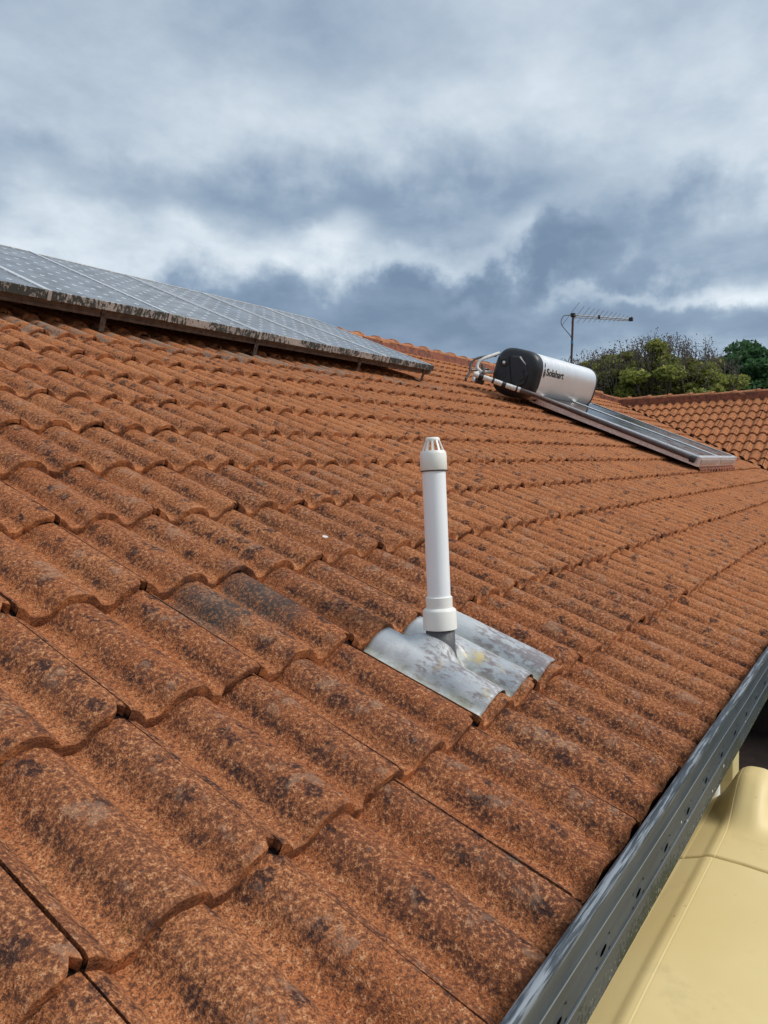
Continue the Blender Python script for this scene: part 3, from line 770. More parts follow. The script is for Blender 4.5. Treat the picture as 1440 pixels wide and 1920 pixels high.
# ------------------------------------------------------------------ gutter
def build_gutter():
    YF = -.045                                # outer face
    ZT, ZB = .046, -.095
    x0, x1 = XL, VX - .15
    slot0, dslot = .378, .1674
    SA, SB = -.0125, -.0365                     # band that carries the overflow slots... between the two ribs
    zc = -.0245
    slots = [slot0 + dslot * i for i in range(int((x0 - slot0) / dslot), int((x1 - slot0) / dslot)) if x0 + .1 < slot0 + dslot * i < x1 - .1]
    b = bmesh.new()
    xs = [x0 + (x1 - x0) * i / 160 for i in range(161)]
    def wob(x): return .0016 * noise.noise(Vector((x * 1.7, 0, 0)))
    def sweep(pr):
        rows = [[b.verts.new((x, y + wob(x), z + .5 * wob(x + 9))) for (y, z) in pr] for x in xs]
        for a_, c_ in zip(rows, rows[1:]):
            for i in range(len(pr) - 1): b.faces.new((a_[i], a_[i + 1], c_[i + 1], c_[i]))
    # bead at the top
    cx, cz, r = YF + .008, ZT, .009
    bead = [(cx + r * math.cos(math.radians(a)), cz + r * math.sin(math.radians(a))) for a in range(-60, 205, 22)]
    sweep([(YF + .004, ZT - .012)] + bead + [(YF, ZT - .016), (YF, .019), (YF - .0018, .0150), (YF - .0018, .0120), (YF, .008), (YF, SA)])
    # band with slots: overlapping cells
    def dimple(x0_, x1_, sx):
        rings = [[], [], [], []]
        n = 16
        for k in range(n):
            a = 2 * math.pi * (k + .5) / n
            c_, s_ = math.cos(a), math.sin(a); sc = 1 / max(abs(c_), abs(s_))
            for q, (ex, ez, dy, kk) in enumerate(((.030, (SA - SB) / 2, 0, sc), (.0215, .0088, 0, 1), (.0175, .0066, -.0010, 1), (.0135, .0046, -.0004, 1))):
                px_ = sx + ex * c_ * kk; pz_ = zc + ez * s_ * kk + (.0012 * c_ if q == 3 else 0)
                rings[q].append(b.verts.new((px_, YF + dy + wob(px_), pz_)))
        for ra, rb in zip(rings, rings[1:]):
            for k in range(n):
                j = (k + 1) % n; b.faces.new((ra[k], ra[j], rb[j], rb[k]))
    prev = x0
    for sx in slots:
        for xa, xb in ((prev, sx - .030),):
            m_ = 4
            for i in range(m_):
                xx, yy = xa + (xb - xa) * i / m_, xa + (xb - xa) * (i + 1) / m_
                b.faces.new([b.verts.new(v) for v in ((xx, YF + wob(xx), SB - .003), (yy, YF + wob(yy), SB - .003), (yy, YF + wob(yy), SA), (xx, YF + wob(xx), SA))])
        dimple(sx - .03, sx + .03, sx)
        b.faces.new([b.verts.new(v) for v in ((sx - .03, YF + wob(sx - .03), SB - .003), (sx + .03, YF + wob(sx + .03), SB - .003), (sx + .03, YF + wob(sx + .03), zc - (SA - SB) / 2), (sx - .03, YF + wob(sx - .03), zc - (SA - SB) / 2))])
        prev = sx + .030
    sweep([(YF, SB - .003), (YF - .0018, -.0390), (YF - .0018, -.0420), (YF, -.046), (YF + .001, ZB + .004), (YF + .006, ZB), (.070, ZB - .004), (.073, .0 - .03)])
    g = bm_obj('gutter', b, MT['gutter'], house, smooth=35)
    b = bmesh.new()                           # black liner added in the trough: painted shade behind the slots
    sweep([(YF + .007, .030), (YF + .007, -.070), (.066, -.062), (.068, -.04)]); bm_obj('slot_backing', b, MT['slot_backing'], g)
    return g
gutter = build_gutter()
b = bmesh.new()
pr = [(VX - .045 + .085, -.03), (VX - .045 + .085, -.10), (VX - .045, -.095), (VX - .045, .03), (VX - .03, .045)]
rows = [[b.verts.new((x, y, z)) for (x, z) in pr] for y in (.08, WEND)]
for i in range(len(pr) - 1): b.faces.new((rows[0][i], rows[0][i + 1], rows[1][i + 1], rows[1][i]))
bm_obj('gutter', b, MT['gutter'], house)

# beige downpipe beyond the rainwater tank
b = bmesh.new()
box(b, (2.02, .060, -1.42), (.10, .07, 2.64), bev=.012); box(b, (2.02, .060, -.20), (.108, .078, .05), bev=.008)
bm_obj('downpipe', b, MT['beige_paint'], house, smooth=40)

# ------------------------------------------------------------------ vent pipe with lead flashing
def build_vent():
    P0 = Vector((1.0925, .5215, .195)); P1 = Vector((1.110, .549, .709)); ax = (P1 - P0).normalized()
    vent = empty('vent_pipe', RP(1.1, .57, -.03)); tag(vent, 'white plastic vent pipe with slotted cap on a lead flashing', 'vent pipe')
    x, y = frame_for(ax)
    def at(z):                                # frame on the axis at world height z
        t = (z - P0.z) / (P1.z - P0.z); p = P0 + (P1 - P0) * t
        return Matrix(((x.x, y.x, ax.x, p.x), (x.y, y.y, ax.y, p.y), (x.z, y.z, ax.z, p.z), (0, 0, 0, 1)))
    b = bmesh.new(); lathe(b, [(.0278, -.0), (.0278, .33)], at(.31), 40); bm_obj('pipe', b, MT['white_pvc'], vent, smooth=40)
    b = bmesh.new(); lathe(b, [(.0315, -.026), (.0318, .0), (.0318, .001), (.0300, .0022)], at(.333), 40); bm_obj('coupling', b, MT['ivory_pvc'], vent, smooth=40)
    b = bmesh.new(); lathe(b, [(.0388, 0), (.0400, .001), (.0398, .043), (.0385, .0465), (.0335, .0500), (.0318, .0510)], at(.2585), 44); bm_obj('reducer', b, MT['ivory_pvc'], vent, smooth=40)
    b = bmesh.new(); lathe(b, [(.0300, -.001), (.0312, 0), (.0318, .001), (.0316, .038), (.0308, .0405), (.0285, .0455)], at(.6335), 40)
    cap = bm_obj('cap', b, MT['ivory_pvc'], vent, smooth=40)
    b = bmesh.new(); lathe(b, [(.0305, 0), (.0305, .003)], at(.6305), 32); bm_obj('seal', b, MT['rubber'], vent, smooth=40)
    # cowl: slanted bars and a crown
    mt = at(.6785)
    b = bmesh.new(); n = 10
    for k in range(n):
        a = 2 * math.pi * (k + .3) / n
        for w in (0,):
            lo = [(.0278, -.10), (.0278, .10), (.0248, .10), (.0248, -.10)]; hi = [(.0172, -.13), (.0172, .13), (.0148, .13), (.0148, -.13)]
            v0 = [b.verts.new(mt @ Vector((r_ * math.cos(a + d_), r_ * math.sin(a + d_), -.002))) for r_, d_ in lo]
            v1 = [b.verts.new(mt @ Vector((r_ * math.cos(a + d_), r_ * math.sin(a + d_), .0255))) for r_, d_ in hi]
            for i in range(4): b.faces.new((v0[i], v0[(i + 1) % 4], v1[(i + 1) % 4], v1[i]))
    lathe(b, [(.0175, .0245), (.0178, .0265), (.0165, .0305), (.0135, .0325), (.004, .0332)], mt, 28)
    bm_obj('cowl', b, MT['ivory_pvc'], cap, smooth=40)
    # flashing dressed over the rolls of one course
    X0, X1, S0, S1 = .950, 1.362, .372, .694
    nx, ny = 96, 30
    b = bmesh.new(); ly = b.verts.layers.float.new('yellow'); ldark = b.verts.layers.float.new('collar_dark'); lpan = b.verts.layers.float.new('pan')
    rows = []
    for j in range(ny + 1):
        s = S0 + (S1 - S0) * j / ny; row = []
        for i in range(nx + 1):
            xx = X0 + (X1 - X0) * i / nx
            # the sheet softens the tile profile a little
            hs = 0
            for dx_, w_ in ((-.006, .25), (0, .5), (.006, .25)):
                t = ((xx + dx_) / TW) % 1.0; hs += (prof(t)[0] + .007 * prof(t)[1]) * w_
            tt = (s - GAUGE) / GAUGE
            z = hs - STEP * tt + .0055 + .0016 * noise.noise(Vector((xx * 14, s * 14, 0)))
            sx = xx; ss = s
            # rounded upper left corner, wavy edges
            if j == ny: ss -= .018 * max(0, 1 - i / 8) ** 2 + .004 * noise.noise(Vector((xx * 20, 0, 3)))
            if j == 0: ss += .006 * noise.noise(Vector((xx * 9, 0, 5)))
            if i in (0, nx): z -= .0028; sx += .004 * noise.noise(Vector((0, s * 12, 8)))
            if j in (0,): z -= .002
            # turned up collar around the pipe
            r = math.hypot(xx - 1.093, (s - .572) * .93)
            lift = .032 * sstep(.080, .036, r)
            z += lift
            v = b.verts.new(RP(sx, ss, z)); row.append(v)
            v[ly] = math.exp(-((xx - 1.135 - (.572 - s) * .15) / .028) ** 2) * sstep(.60, .53, s) * sstep(.40, .46, s) + .8 * math.exp(-((xx - 1.01) / .02) ** 2) * sstep(.60, .50, s) * .6
            v[lpan] = sstep(.5, .1, prof((xx / TW) % 1.0)[1])
            v[ldark] = .55 * math.exp(-(max(0, r - .036) / .012) ** 2)  # sheet gets darker towards the foot of the collar
        rows.append(row)
    for a_, c_ in zip(rows, rows[1:]):
        for i in range(nx): b.faces.new((a_[i], a_[i + 1], c_[i + 1], c_[i]))
    bmesh.ops.recalc_face_normals(b, faces=b.faces)
    fl = bm_obj('flashing', b, MT['lead'], vent, smooth=True)
    sol = fl.modifiers.new('thickness', 'SOLIDIFY'); sol.thickness = .0025; sol.offset = -1
    b = bmesh.new(); ls = b.verts.layers.float.new('collar_dark')
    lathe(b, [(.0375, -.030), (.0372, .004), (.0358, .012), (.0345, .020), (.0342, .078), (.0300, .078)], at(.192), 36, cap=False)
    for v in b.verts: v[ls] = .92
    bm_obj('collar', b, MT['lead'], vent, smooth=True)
build_vent()

# ------------------------------------------------------------------ solar panels
def build_panels():
    S0, N0, PW, PL, TH = 3.70, .106, .808, 1.58, .049
    x_first = 1.94 - .8; pitch = .8
    def mesh_of(b, name, mat):
        bmesh.ops.recalc_face_normals(b, faces=b.faces); me = bpy.data.meshes.new(name); b.to_mesh(me); b.free(); me.materials.append(mat); return me
    W = .792
    f_parts = []
    for yy in (.0125, PL - .0125):
        b = bmesh.new(); box(b, (W / 2, yy, TH / 2), (W, .025, TH), bev=.0015); me_ = mesh_of(b, 'frame', MT['panel_frame']); f_parts.append(me_)
    for xx in (.009, W - .009):
        b = bmesh.new(); box(b, (xx, PL / 2, TH / 2 + .0008), (.018, PL - .052, TH + .001), bev=.0015); f_parts.append(mesh_of(b, 'frame', MT['frame_top']))
    b = bmesh.new(); vs = [b.verts.new(v) for v in ((-.0015, -.002, 0), (.7725, -.002, 0), (.7725, 1.544, 0), (-.0015, 1.544, 0))]; b.faces.new(vs)
    glass = mesh_of(b, 'cells', MT['cells'])
    b = bmesh.new(); box(b, (W / 2, PL / 2, .010), (W - .04, PL - .06, .006)); back = mesh_of(b, 'backsheet', MT['frame_top'])
    words = ['leftmost solar panel, cut off by the picture edge', 'solar panel second from the left with black lichen along its front frame', 'third solar panel from the left in the row on the roof', 'third solar panel from the right in the row on the roof', 'second solar panel from the right in the row', 'rightmost solar panel at the end of the row']
    arr = empty('solar_array', RP(x_first, S0, 0)); tag(arr, 'long row of solar panels on rails above the roof tiles', 'solar panels')
    for i in range(6):
        x = x_first + pitch * i
        M_ = MAIN @ Matrix.Translation((x + .004, S0 + rt.uniform(-.004, .004), N0)) @ Matrix.Rotation(math.radians(rt.uniform(-.25, .25)), 4, 'Y')
        root = empty('solar_panel'); set_parent(root, arr, M_)
        root['label'] = words[i]
        for fm in f_parts: link('frame', fm, None, root, M_)
        link('backsheet', back, None, root, M_)
        link('cells', glass, None, root, M_ @ Matrix.Translation((.0105, .018, TH - .004)))
        if i < 5:
            bb = bmesh.new(); box(bb, (W + .004, .002, TH / 2), (.022, .012, TH + .006), bev=.002); link('clip', mesh_of(bb, 'clip', MT['clip']), None, root, M_)
    # rails with legs
    for (s, lab) in ((S0 + .055, 'front aluminium mounting rail with legs under the solar panels'), (S0 + 1.25, 'rear aluminium mounting rail under the upper edge of the solar panels')):
        M_ = MAIN @ Matrix.Translation((x_first, s, 0))
        b = bmesh.new(); Lr = pitch * 6 + .02
        pr = [(-.020, .058), (-.020, .076), (-.017, .078), (-.017, .086), (-.020, .088), (-.020, .110), (.020, .110), (.020, .058)]
        extrude_profile(b, pr, (0, Lr), True); root = bm_obj('rail', b, MT['steel_dark'], arr, M_); root['label'] = lab
        for lx in (2.31, 3.56, 4.80, 5.83):
            b = bmesh.new(); x = lx - x_first
            box(b, (x, -.024, .040), (.036, .006, .125), bev=.0015); box(b, (x, .02, -.018), (.036, .085, .006), bev=.0015)
            for zz in (.03, .075):
                tube(b, [(x, -.027, zz), (x, -.034, zz)], .008, 6)
            bm_obj('leg', b, MT['steel_dark'], root, M_)
build_panels()

# ------------------------------------------------------------------ solar water heater
def build_heater():
    root = empty('solar_water_heater', RP(8.4, 2.4, 0)); tag(root, 'silver and black roof mounted solar hot water heater with glass collectors', 'water heater')
    S, Nn, X0, X1, R = 3.45, .285, 7.13, 9.02, .268
    C0 = RP(0, S, Nn)
    # cross section: rounded hexagon-like jacket, upright in the world
    def radius(a):                            # rounded square that sits square to the roof slope
        e = 3.1; return R * .955 / ((abs(math.cos(a - .30)) ** e + abs(math.sin(a - .30)) ** e) ** (1 / e))
    def sect(sc=1.0, n=96):
        out = []
        for k in range(n):
            a = 2 * math.pi * k / n
            c, s_ = math.cos(a), math.sin(a); r = radius(a)
            out.append((r * c * sc, r * s_ * sc))
        return out
    def ring(b, x, sc, dz=0): return [b.verts.new((x, C0.y + y, C0.z + z + dz)) for (y, z) in sect(sc)]
    def skin(b, rings, cap0=False, cap1=False):
        n = len(rings[0])
        for a_, c_ in zip(rings, rings[1:]):
            for k in range(n): b.faces.new((a_[k], a_[(k + 1) % n], c_[(k + 1) % n], c_[k]))
        if cap0: b.faces.new(rings[0])
        if cap1: b.faces.new(rings[-1][::-1])
    b = bmesh.new(); xs = [X0 + .10 + (X1 - .05 - X0 - .10) * i / 12 for i in range(13)]
    skin(b, [ring(b, x, .985 + .004 * noise.noise(Vector((x * 2, 0, 0)))) for x in xs], True, True)
    tank = bm_obj('storage_tank', b, MT['jacket'], root, smooth=40)
    b = bmesh.new(); skin(b, [ring(b, X0 - .030, .55), ring(b, X0 - .024, .72), ring(b, X0 - .012, .86), ring(b, X0 + .008, .95), ring(b, X0 + .040, 1.0), ring(b, X0 + .128, 1.006), ring(b, X0 + .131, .97)], True, True)
    cap = bm_obj('end_cap', b, MT['black_plastic'], tank, smooth=40)
    b = bmesh.new(); skin(b, [ring(b, X1 - .052, .97), ring(b, X1 - .05, 1.005), ring(b, X1 - .015, 1.0), ring(b, X1, .95)], True, True)
    bm_obj('end_cap', b, MT['black_plastic'], tank, smooth=40)
    # moulded relief on the near end: raised cover with facets, a rib, and a port with a bright bolt
    b = bmesh.new()
    def plate(pts, d0, d1, inset):
        cx = sum(p[0] for p in pts) / len(pts); cy = sum(p[1] for p in pts) / len(pts)
        lo = [b.verts.new((X0 - .002 - d0, C0.y + p[0] * .86, C0.z + p[1] * .86)) for p in pts]
        hi = [b.verts.new((X0 - .022 - d1, C0.y + (cx + (p[0] - cx) * inset) * .86, C0.z + (cy + (p[1] - cy) * inset) * .86)) for p in pts]
        n = len(pts)
        for k in range(n): b.faces.new((lo[k], lo[(k + 1) % n], hi[(k + 1) % n], hi[k]))
        b.faces.new(hi)
    plate([(.02, .235), (-.10, .215), (-.19, .10), (-.215, -.06), (-.16, -.19), (-.02, -.225), (.005, -.05)], 0, .030, .80)
    plate([(.035, .235), (.15, .215), (.225, .08), (.225, -.10), (.14, -.21), (.0, -.225), (.022, -.05)], 0, .018, .84)
    plate([(-.06, .02), (-.15, .03), (-.17, -.10), (-.08, -.14)], .028, .040, .8)
    bm_obj('cover', b, MT['black_plastic'], cap)
    b = bmesh.new()
    mx = Matrix.Translation((X0 - .022, C0.y + .095, C0.z + .110)) @ Matrix.Rotation(-math.pi / 2, 4, 'Y')
    lathe(b, [(.048, 0), (.048, .024), (.040, .028), (.036, .020), (.030, .020)], mx, 24); bm_obj('port', b, MT['rubber'], cap, smooth=40)
    b = bmesh.new(); lathe(b, [(.018, .018), (.018, .034), (.010, .040), (.004, .041)], mx, 14); bm_obj('bolt', b, MT['bolt'], cap, smooth=40)
    # brand lettering and flame mark, printed on the downhill face of the jacket
    sec = sect(.985 + .006)
    def on_face(u, v):                        # u along x, v along girth from the upper shoulder, returns point just off the jacket
        # walk the section downhill side from the top; angle measured from straight up towards -y
        a = math.radians(118) + v / R
        c, s_ = math.cos(a), math.sin(a); r = radius(a) * .9945
        return Vector((u, C0.y + r * c, C0.z + r * s_))
    cu = bpy.data.curves.new('lettering_curve', 'FONT'); cu.body = 'Solahart'; cu.size = .105; cu.resolution_u = 3; cu.offset = .0022
    to = bpy.data.objects.new('lettering_tmp', cu); COL.objects.link(to)
    dg = bpy.context.evaluated_depsgraph_get(); dg.update(); tm = bpy.data.meshes.new_from_object(to.evaluated_get(dg))
    bpy.data.objects.remove(to)
    wmax = max(v.co.x for v in tm.vertices)
    b = bmesh.new(); b.from_mesh(tm)
    bmesh.ops.subdivide_edges(b, edges=[e for e in b.edges if e.calc_length() > .03], cuts=2)
    V0 = .318
    for v in b.verts:
        u, h = v.co.x / wmax * .50, v.co.y
        v.co = on_face(X0 + .245 + u, V0 - h)
    bm_obj('lettering', b, MT['letter'], tank)
    b = bmesh.new()                           # flame shaped mark left of the word
    def stroke(pts, w):
        pts = smooth_path([(p[0], p[1], 0) for p in pts], 6); rows = []
        for i, p in enumerate(pts):
            d = (pts[min(i + 1, len(pts) - 1)] - pts[max(i - 1, 0)]).normalized(); nrm_ = Vector((-d.y, d.x, 0)) * w / 2
            rows.append([b.verts.new(on_face(X0 + .168 + q.x, V0 - q.y)) for q in (p + nrm_, p - nrm_)])
        for a_, c_ in zip(rows, rows[1:]): b.faces.new((a_[0], a_[1], c_[1], c_[0]))
    stroke([(.024, -.03), (.004, -.005), (.008, .03), (.026, .06), (.044, .03), (.046, -.005), (.024, -.03)], .010)
    stroke([(.024, -.008), (.014, .010), (.022, .030), (.034, .012), (.024, -.008)], .008)
    stroke([(.020, .072), (.016, .092), (.030, .125)], .010)
    stroke([(.030, .125), (.036, .100), (.024, .078)], .007)
    bm_obj('flame_mark', b, MT['letter'], tank)
    # bracket feet
    for x in (7.62, 8.66):
        b = bmesh.new(); box(b, RP(x, 3.50, .02), (.05, .42, .03), Matrix.Rotation(PITCH, 3, 'X'), .004)
        bm_obj('cradle', b, MT['steel_dark'], root)
    # two glazed collectors side by side
    CX0, CX1, CS0, CS1, CN, CT = 7.50, 9.50, 1.42, 3.34, .030, .100
    wc = (CX1 - CX0) / 2
    for i in range(2):
        xa = CX0 + wc * i; M_ = MAIN @ Matrix.Translation((xa, CS0, CN))
        b = bmesh.new(); Lc = CS1 - CS0; w = wc - .006
        for xx in (.012, w - .012): box(b, (xx, Lc / 2, CT / 2), (.024, Lc, CT), bev=.003)
        for yy in (.012, Lc - .012): box(b, (w / 2, yy, CT / 2 - .002), (w - .05, .022, CT - .004), bev=.002)
        box(b, (w / 2, Lc / 2, .01), (w - .06, Lc - .06, .01))
        for xx in (.030, w - .030): box(b, (xx, Lc / 2, CT + .002), (.030, Lc - .01, .006), bev=.002)
        box(b, (w / 2, .03, CT + .0015), (w - .10, .030, .005), bev=.002)
        c = bm_obj('collector', b, MT['coll_case'], root, M_)
        b = bmesh.new(); b.faces.new([b.verts.new(v) for v in ((.045, .045, CT - .004), (w - .045, .045, CT - .004), (w - .045, Lc - .03, CT - .004), (.045, Lc - .03, CT - .004))])
        bm_obj('glass', b, MT['absorber'], c, M_)
        b = bmesh.new(); box(b, (w / 2, -.004, CT * .55), (w - .16, .006, CT * .45), bev=.002); bm_obj('label_plate', b, MT['clip'], c, M_)
        if i == 0:
            b = bmesh.new(); lathe(b, [(.026, -.004), (.026, .006), (.018, .008)], M_ @ Matrix.Translation((0, Lc - .06, .045)) @ Matrix.Rotation(-math.pi / 2, 4, 'Y'), 18); bm_obj('port', b, MT['rubber'], c, smooth=40)
    # black return pipe lying along the near side of the collectors, lagging and copper tails at the tank end
    b = bmesh.new(); tube(b, [RP(7.462, 1.47, .09), RP(7.462, 1.52, .098), RP(7.461, 2.72, .108)], .024, 14); bm_obj('return_pipe', b, MT['brown_lag'], root, smooth=50)
    b = bmesh.new(); lathe(b, [(.034, 0), (.034, .05), (.027, .055), (.027, .02)], MAIN @ Matrix.Translation((7.462, 1.455, .09)) @ Matrix.Rotation(-math.pi / 2, 4, 'X'), 18); bm_obj('pipe_end', b, MT['rubber'], root, smooth=50)
    def PX(px, py, x):                        # point of the vertical plane at x seen at this place in the photograph
        d = pix_dir(px, py); return CAM + d * ((x - CAM.x) / d.x)
    def run(name, pts, r, mat, n=8): 
        b = bmesh.new(); tube(b, smooth_path(pts, n), r, 12); bm_obj(name, b, MT[mat], root, smooth=50)
    lag = [RP(6.74, 3.70, .15), RP(6.84, 3.55, .148), RP(6.93, 3.40, .146), RP(7.0, 3.26, .147)]
    run('pipe_lagging', lag, .027, 'white_lag')
    run('return_pipe_end', [RP(7.0, 3.26, .147), RP(7.07, 3.12, .148), RP(7.25, 3.02, .132), RP(7.44, 2.86, .114), RP(7.461, 2.7, .108)], .024, 'brown_lag')
    for t0, t1 in ((.16, .17), (.40, .41), (.62, .66), (.90, .91)):
        b = bmesh.new(); sp = smooth_path(lag, 8); n_ = len(sp) - 1
        tube(b, [sp[int(t0 * n_)], sp[int(t1 * n_) + 1]], .0282, 12); bm_obj('tape', b, MT['rubber'], root, smooth=50)
    run('cold_pipe', [PX(936, 662, 7.20), PX(922, 667, 7.10), PX(908, 672, 7.0), PX(897, 680, 6.95), PX(895, 690, 6.93), PX(903, 698, 6.93)], .018, 'white_lag')
    run('hot_pipe', [PX(922, 698, 7.14), PX(908, 697, 7.02), PX(895, 699, 6.90), PX(889, 704, 6.84), PX(889, 716, 6.80)], .018, 'white_lag')
    run('cable', [PX(930, 667, 7.2), PX(912, 668, 7.05), PX(892, 673, 6.92), PX(883, 684, 6.84), PX(881, 697, 6.78), PX(873, 711, 6.66)], .012, 'rubber')
    run('valve', [PX(905, 684, 7.0), PX(906, 702, 6.98)], .022, 'steel_dark')
    run('tie_rod', [PX(884, 694, 6.85), PX(916, 692, 7.08)], .012, 'steel_dark')
    run('union', [PX(893, 712, 6.80), PX(906, 716, 6.86)], .034, 'rubber')
    # lead strip below the collectors
    b = bmesh.new(); rows = []
    for i in range(61):
        x = CX0 + .10 + (CX1 - CX0 - .1) * i / 60; t = (x / TW) % 1.0; h = prof(t)[0]
        rows.append([b.verts.new(RP(x, s, h * k_ + z)) for s, z, k_ in ((1.39, .012, 1), (1.425, .030, .5), (1.432, .055, .1))])
    for a_, c_ in zip(rows, rows[1:]):
        for k in range(2): b.faces.new((a_[k], a_[k + 1], c_[k + 1], c_[k]))
    bm_obj('apron', b, MT['mortar'], root, smooth=50)
build_heater()

# ------------------------------------------------------------------ television antenna
def build_antenna():
    base = Vector((13.99, 4.99, 2.16)); root = empty('tv_antenna', base); tag(root, 'television aerial on a thin brown mast behind the water heater', 'antenna')
    top = base + Vector((.085, -.02, 1.36))
    b = bmesh.new(); tube(b, [base, top], .022, 10); bm_obj('mast', b, MT['mast'], root, smooth=50)
    bdir = (pix_dir(1182, 602) - pix_dir(1067, 589)); bdir = Vector((.62, -.78, -.07)).normalized()
    B0 = top + Vector((0, 0, -.02)) - bdir * .08; Lb = 1.24
    b = bmesh.new(); tube(b, [B0, B0 + bdir * Lb], .012, 6); tube(b, [B0 + Vector((0, 0, -.045)) + bdir * .1, B0 + bdir * Lb + Vector((0, 0, -.03))], .008, 6); bm_obj('boom', b, MT['ant_alu'], root, smooth=50)
    side = bdir.cross(Vector((0, 0, 1))).normalized()
    for i in range(13):
        t = .02 + .96 * (i / 12) ** .85; ln = .44 * (1 - .74 * t) * (1.25 if i == 0 else 1)
        p = B0 + bdir * (Lb * t) + Vector((0, 0, .012)); tl = Vector((0, 0, .22 * ln))
        b = bmesh.new(); tube(b, [p - side * ln - tl, p + side * ln + tl], .0045, 6); bm_obj('element', b, MT['ant_alu'], root)
    for nm_, p_, s_ in (('end_plug', B0 + bdir * Lb, (.07, .07, .07)), ('clamp', top + Vector((0, 0, -.02)), (.08, .08, .07)), ('clamp', B0 + bdir * .60, (.04, .04, .07))):
        b = bmesh.new(); box(b, p_, s_, bev=.006); bm_obj(nm_, b, MT['rubber'], root)
    b = bmesh.new(); tube(b, smooth_path([B0 + Vector((0, 0, -.01)), B0 + Vector((-.07, .09, -.03)), B0 + Vector((-.09, .12, -.18)), top + Vector((-.04, .04, -.42)), top + Vector((-.01, .0, -.55)), base + Vector((.05, .0, .6)), base + Vector((-.05, .06, .35)), base + Vector((0, 0, .2))]), .007, 6); bm_obj('cable', b, MT['rubber'], root, smooth=50)
    b = bmesh.new()
    for z in (.28, .86): tube(b, [base.lerp(top, z / 1.44) + Vector((0, 0, -.03)), base.lerp(top, z / 1.44) + Vector((0, 0, .03))], .027, 8)
    bm_obj('tape', b, MT['blue_tape'], root)
build_antenna()

# ------------------------------------------------------------------ rainwater tank
def build_rain_tank():
    root = empty('rainwater_tank', (.3, -.2, GZ)); tag(root, 'beige moulded plastic rainwater tank below the gutter', 'rainwater tank')
    ZT = -.305; XA, XB, YA, YB = -1.4, 1.88, -.78, .26
    Y0 = -.018                                # mould parting line
    XG = 1.445                                # groove across the top
    xs = sorted(set([XA + (XB - XA) * i / 120 for i in range(121)] + [XG + d for d in (-.016, -.010, -.006, -.003, 0, .003, .006, .010, .018)] + [1.55 + .33 * i / 60 for i in range(61)] + [XG + .002 * i for i in range(-24, 12)]))
    ys = sorted(set([YA + (YB - YA) * i / 70 for i in range(71)] + [Y0 + d for d in (-.006, -.003, -.0015, 0, .0015, .003, .006)] + [-.20 + .28 * i / 60 for i in range(61)]))
    def h(x, y):
        z = ZT
        yy = y - Y0
        z -= .34 * max(0, yy) ** 1.0 * sstep(0, .03, yy) if yy > 0 else .05 * yy * yy
        z += .030 * math.exp(-((x - .6) / .8) ** 2)
        # the crossing groove and the lower lid beyond it
        g = x - XG + .05 * max(0, -yy) + .10 * max(0, -yy - .06)
        z -= .030 * math.exp(-(g / .0075) ** 2) + .006 * sstep(-.004, .010, g)
        # ribbed corner boss at the far end
        bx = .88 * sstep(1.60, 1.80, x); w = .034 + .022 * sstep(1.6, 1.85, x)
        by = math.exp(-(abs(y + .055) / (w * 1.38)) ** 3.0)
        z += .092 * bx * by + .012 * sstep(1.58, 1.70, x) * by
        # parting line
        z += .0004 * math.exp(-(yy / .0012) ** 2) - .0004 * math.exp(-((yy + .0026) / .0014) ** 2)
        z += .003 * noise.noise(Vector((x * 2.2, y * 2.6, 0)))
        # rounded rim
        for d, r_ in ((x - XA, .08), (y - YA, .10), (YB - y, .06), (XB - x, .022)):
            if d < r_: z -= r_ - math.sqrt(max(0, r_ * r_ - (r_ - d) ** 2))
        return z
    b = bmesh.new(); rows = [[b.verts.new((x, y, h(x, y))) for y in ys] for x in xs]
    for a_, c_ in zip(rows, rows[1:]):
        for i in range(len(ys) - 1): b.faces.new((a_[i], c_[i], c_[i + 1], a_[i + 1]))
    bm_obj('lid', b, MT['poly'], root, smooth=True)
    b = bmesh.new()
    loop = [rows_ for rows_ in ()]
    edge = [(x, YA) for x in xs] + [(XB, y) for y in ys[1:]] + [(x, YB) for x in reversed(xs[:-1])] + [(XA, y) for y in reversed(ys[1:-1])]
    n = len(edge); levels = [None] + [-.62 - .33 * i for i in range(7)] ; rings = []
    rings.append([b.verts.new((x, y, h(x, y))) for x, y in edge])
    z = -.5; step = 0
    while z > GZ + .02:
        o = .012 if step % 3 == 1 else 0.0
        cx, cy = (XA + XB) / 2, (YA + YB) / 2
        rings.append([b.verts.new((x + (o if x >= XB else -o if x <= XA else 0), y + (o if y >= YB else -o if y <= YA else 0), z)) for x, y in edge]); z -= .14; step += 1
    rings.append([b.verts.new((x, y, GZ)) for x, y in edge])
    for a_, c_ in zip(rings, rings[1:]):
        for k in range(n): b.faces.new((a_[k], a_[(k + 1) % n], c_[(k + 1) % n], c_[k]))
    bm_obj('wall', b, MT['poly'], root, smooth=40)
    # small white overflow fitting beyond the far end
    b = bmesh.new(); tube(b, smooth_path([(1.87, .075, -.40), (1.90, .075, -.385), (1.918, .075, -.36), (1.92, .075, -.31)]), .022, 12); bm_obj('overflow_elbow', b, MT['white_pvc'], root, smooth=50)
build_rain_tank()

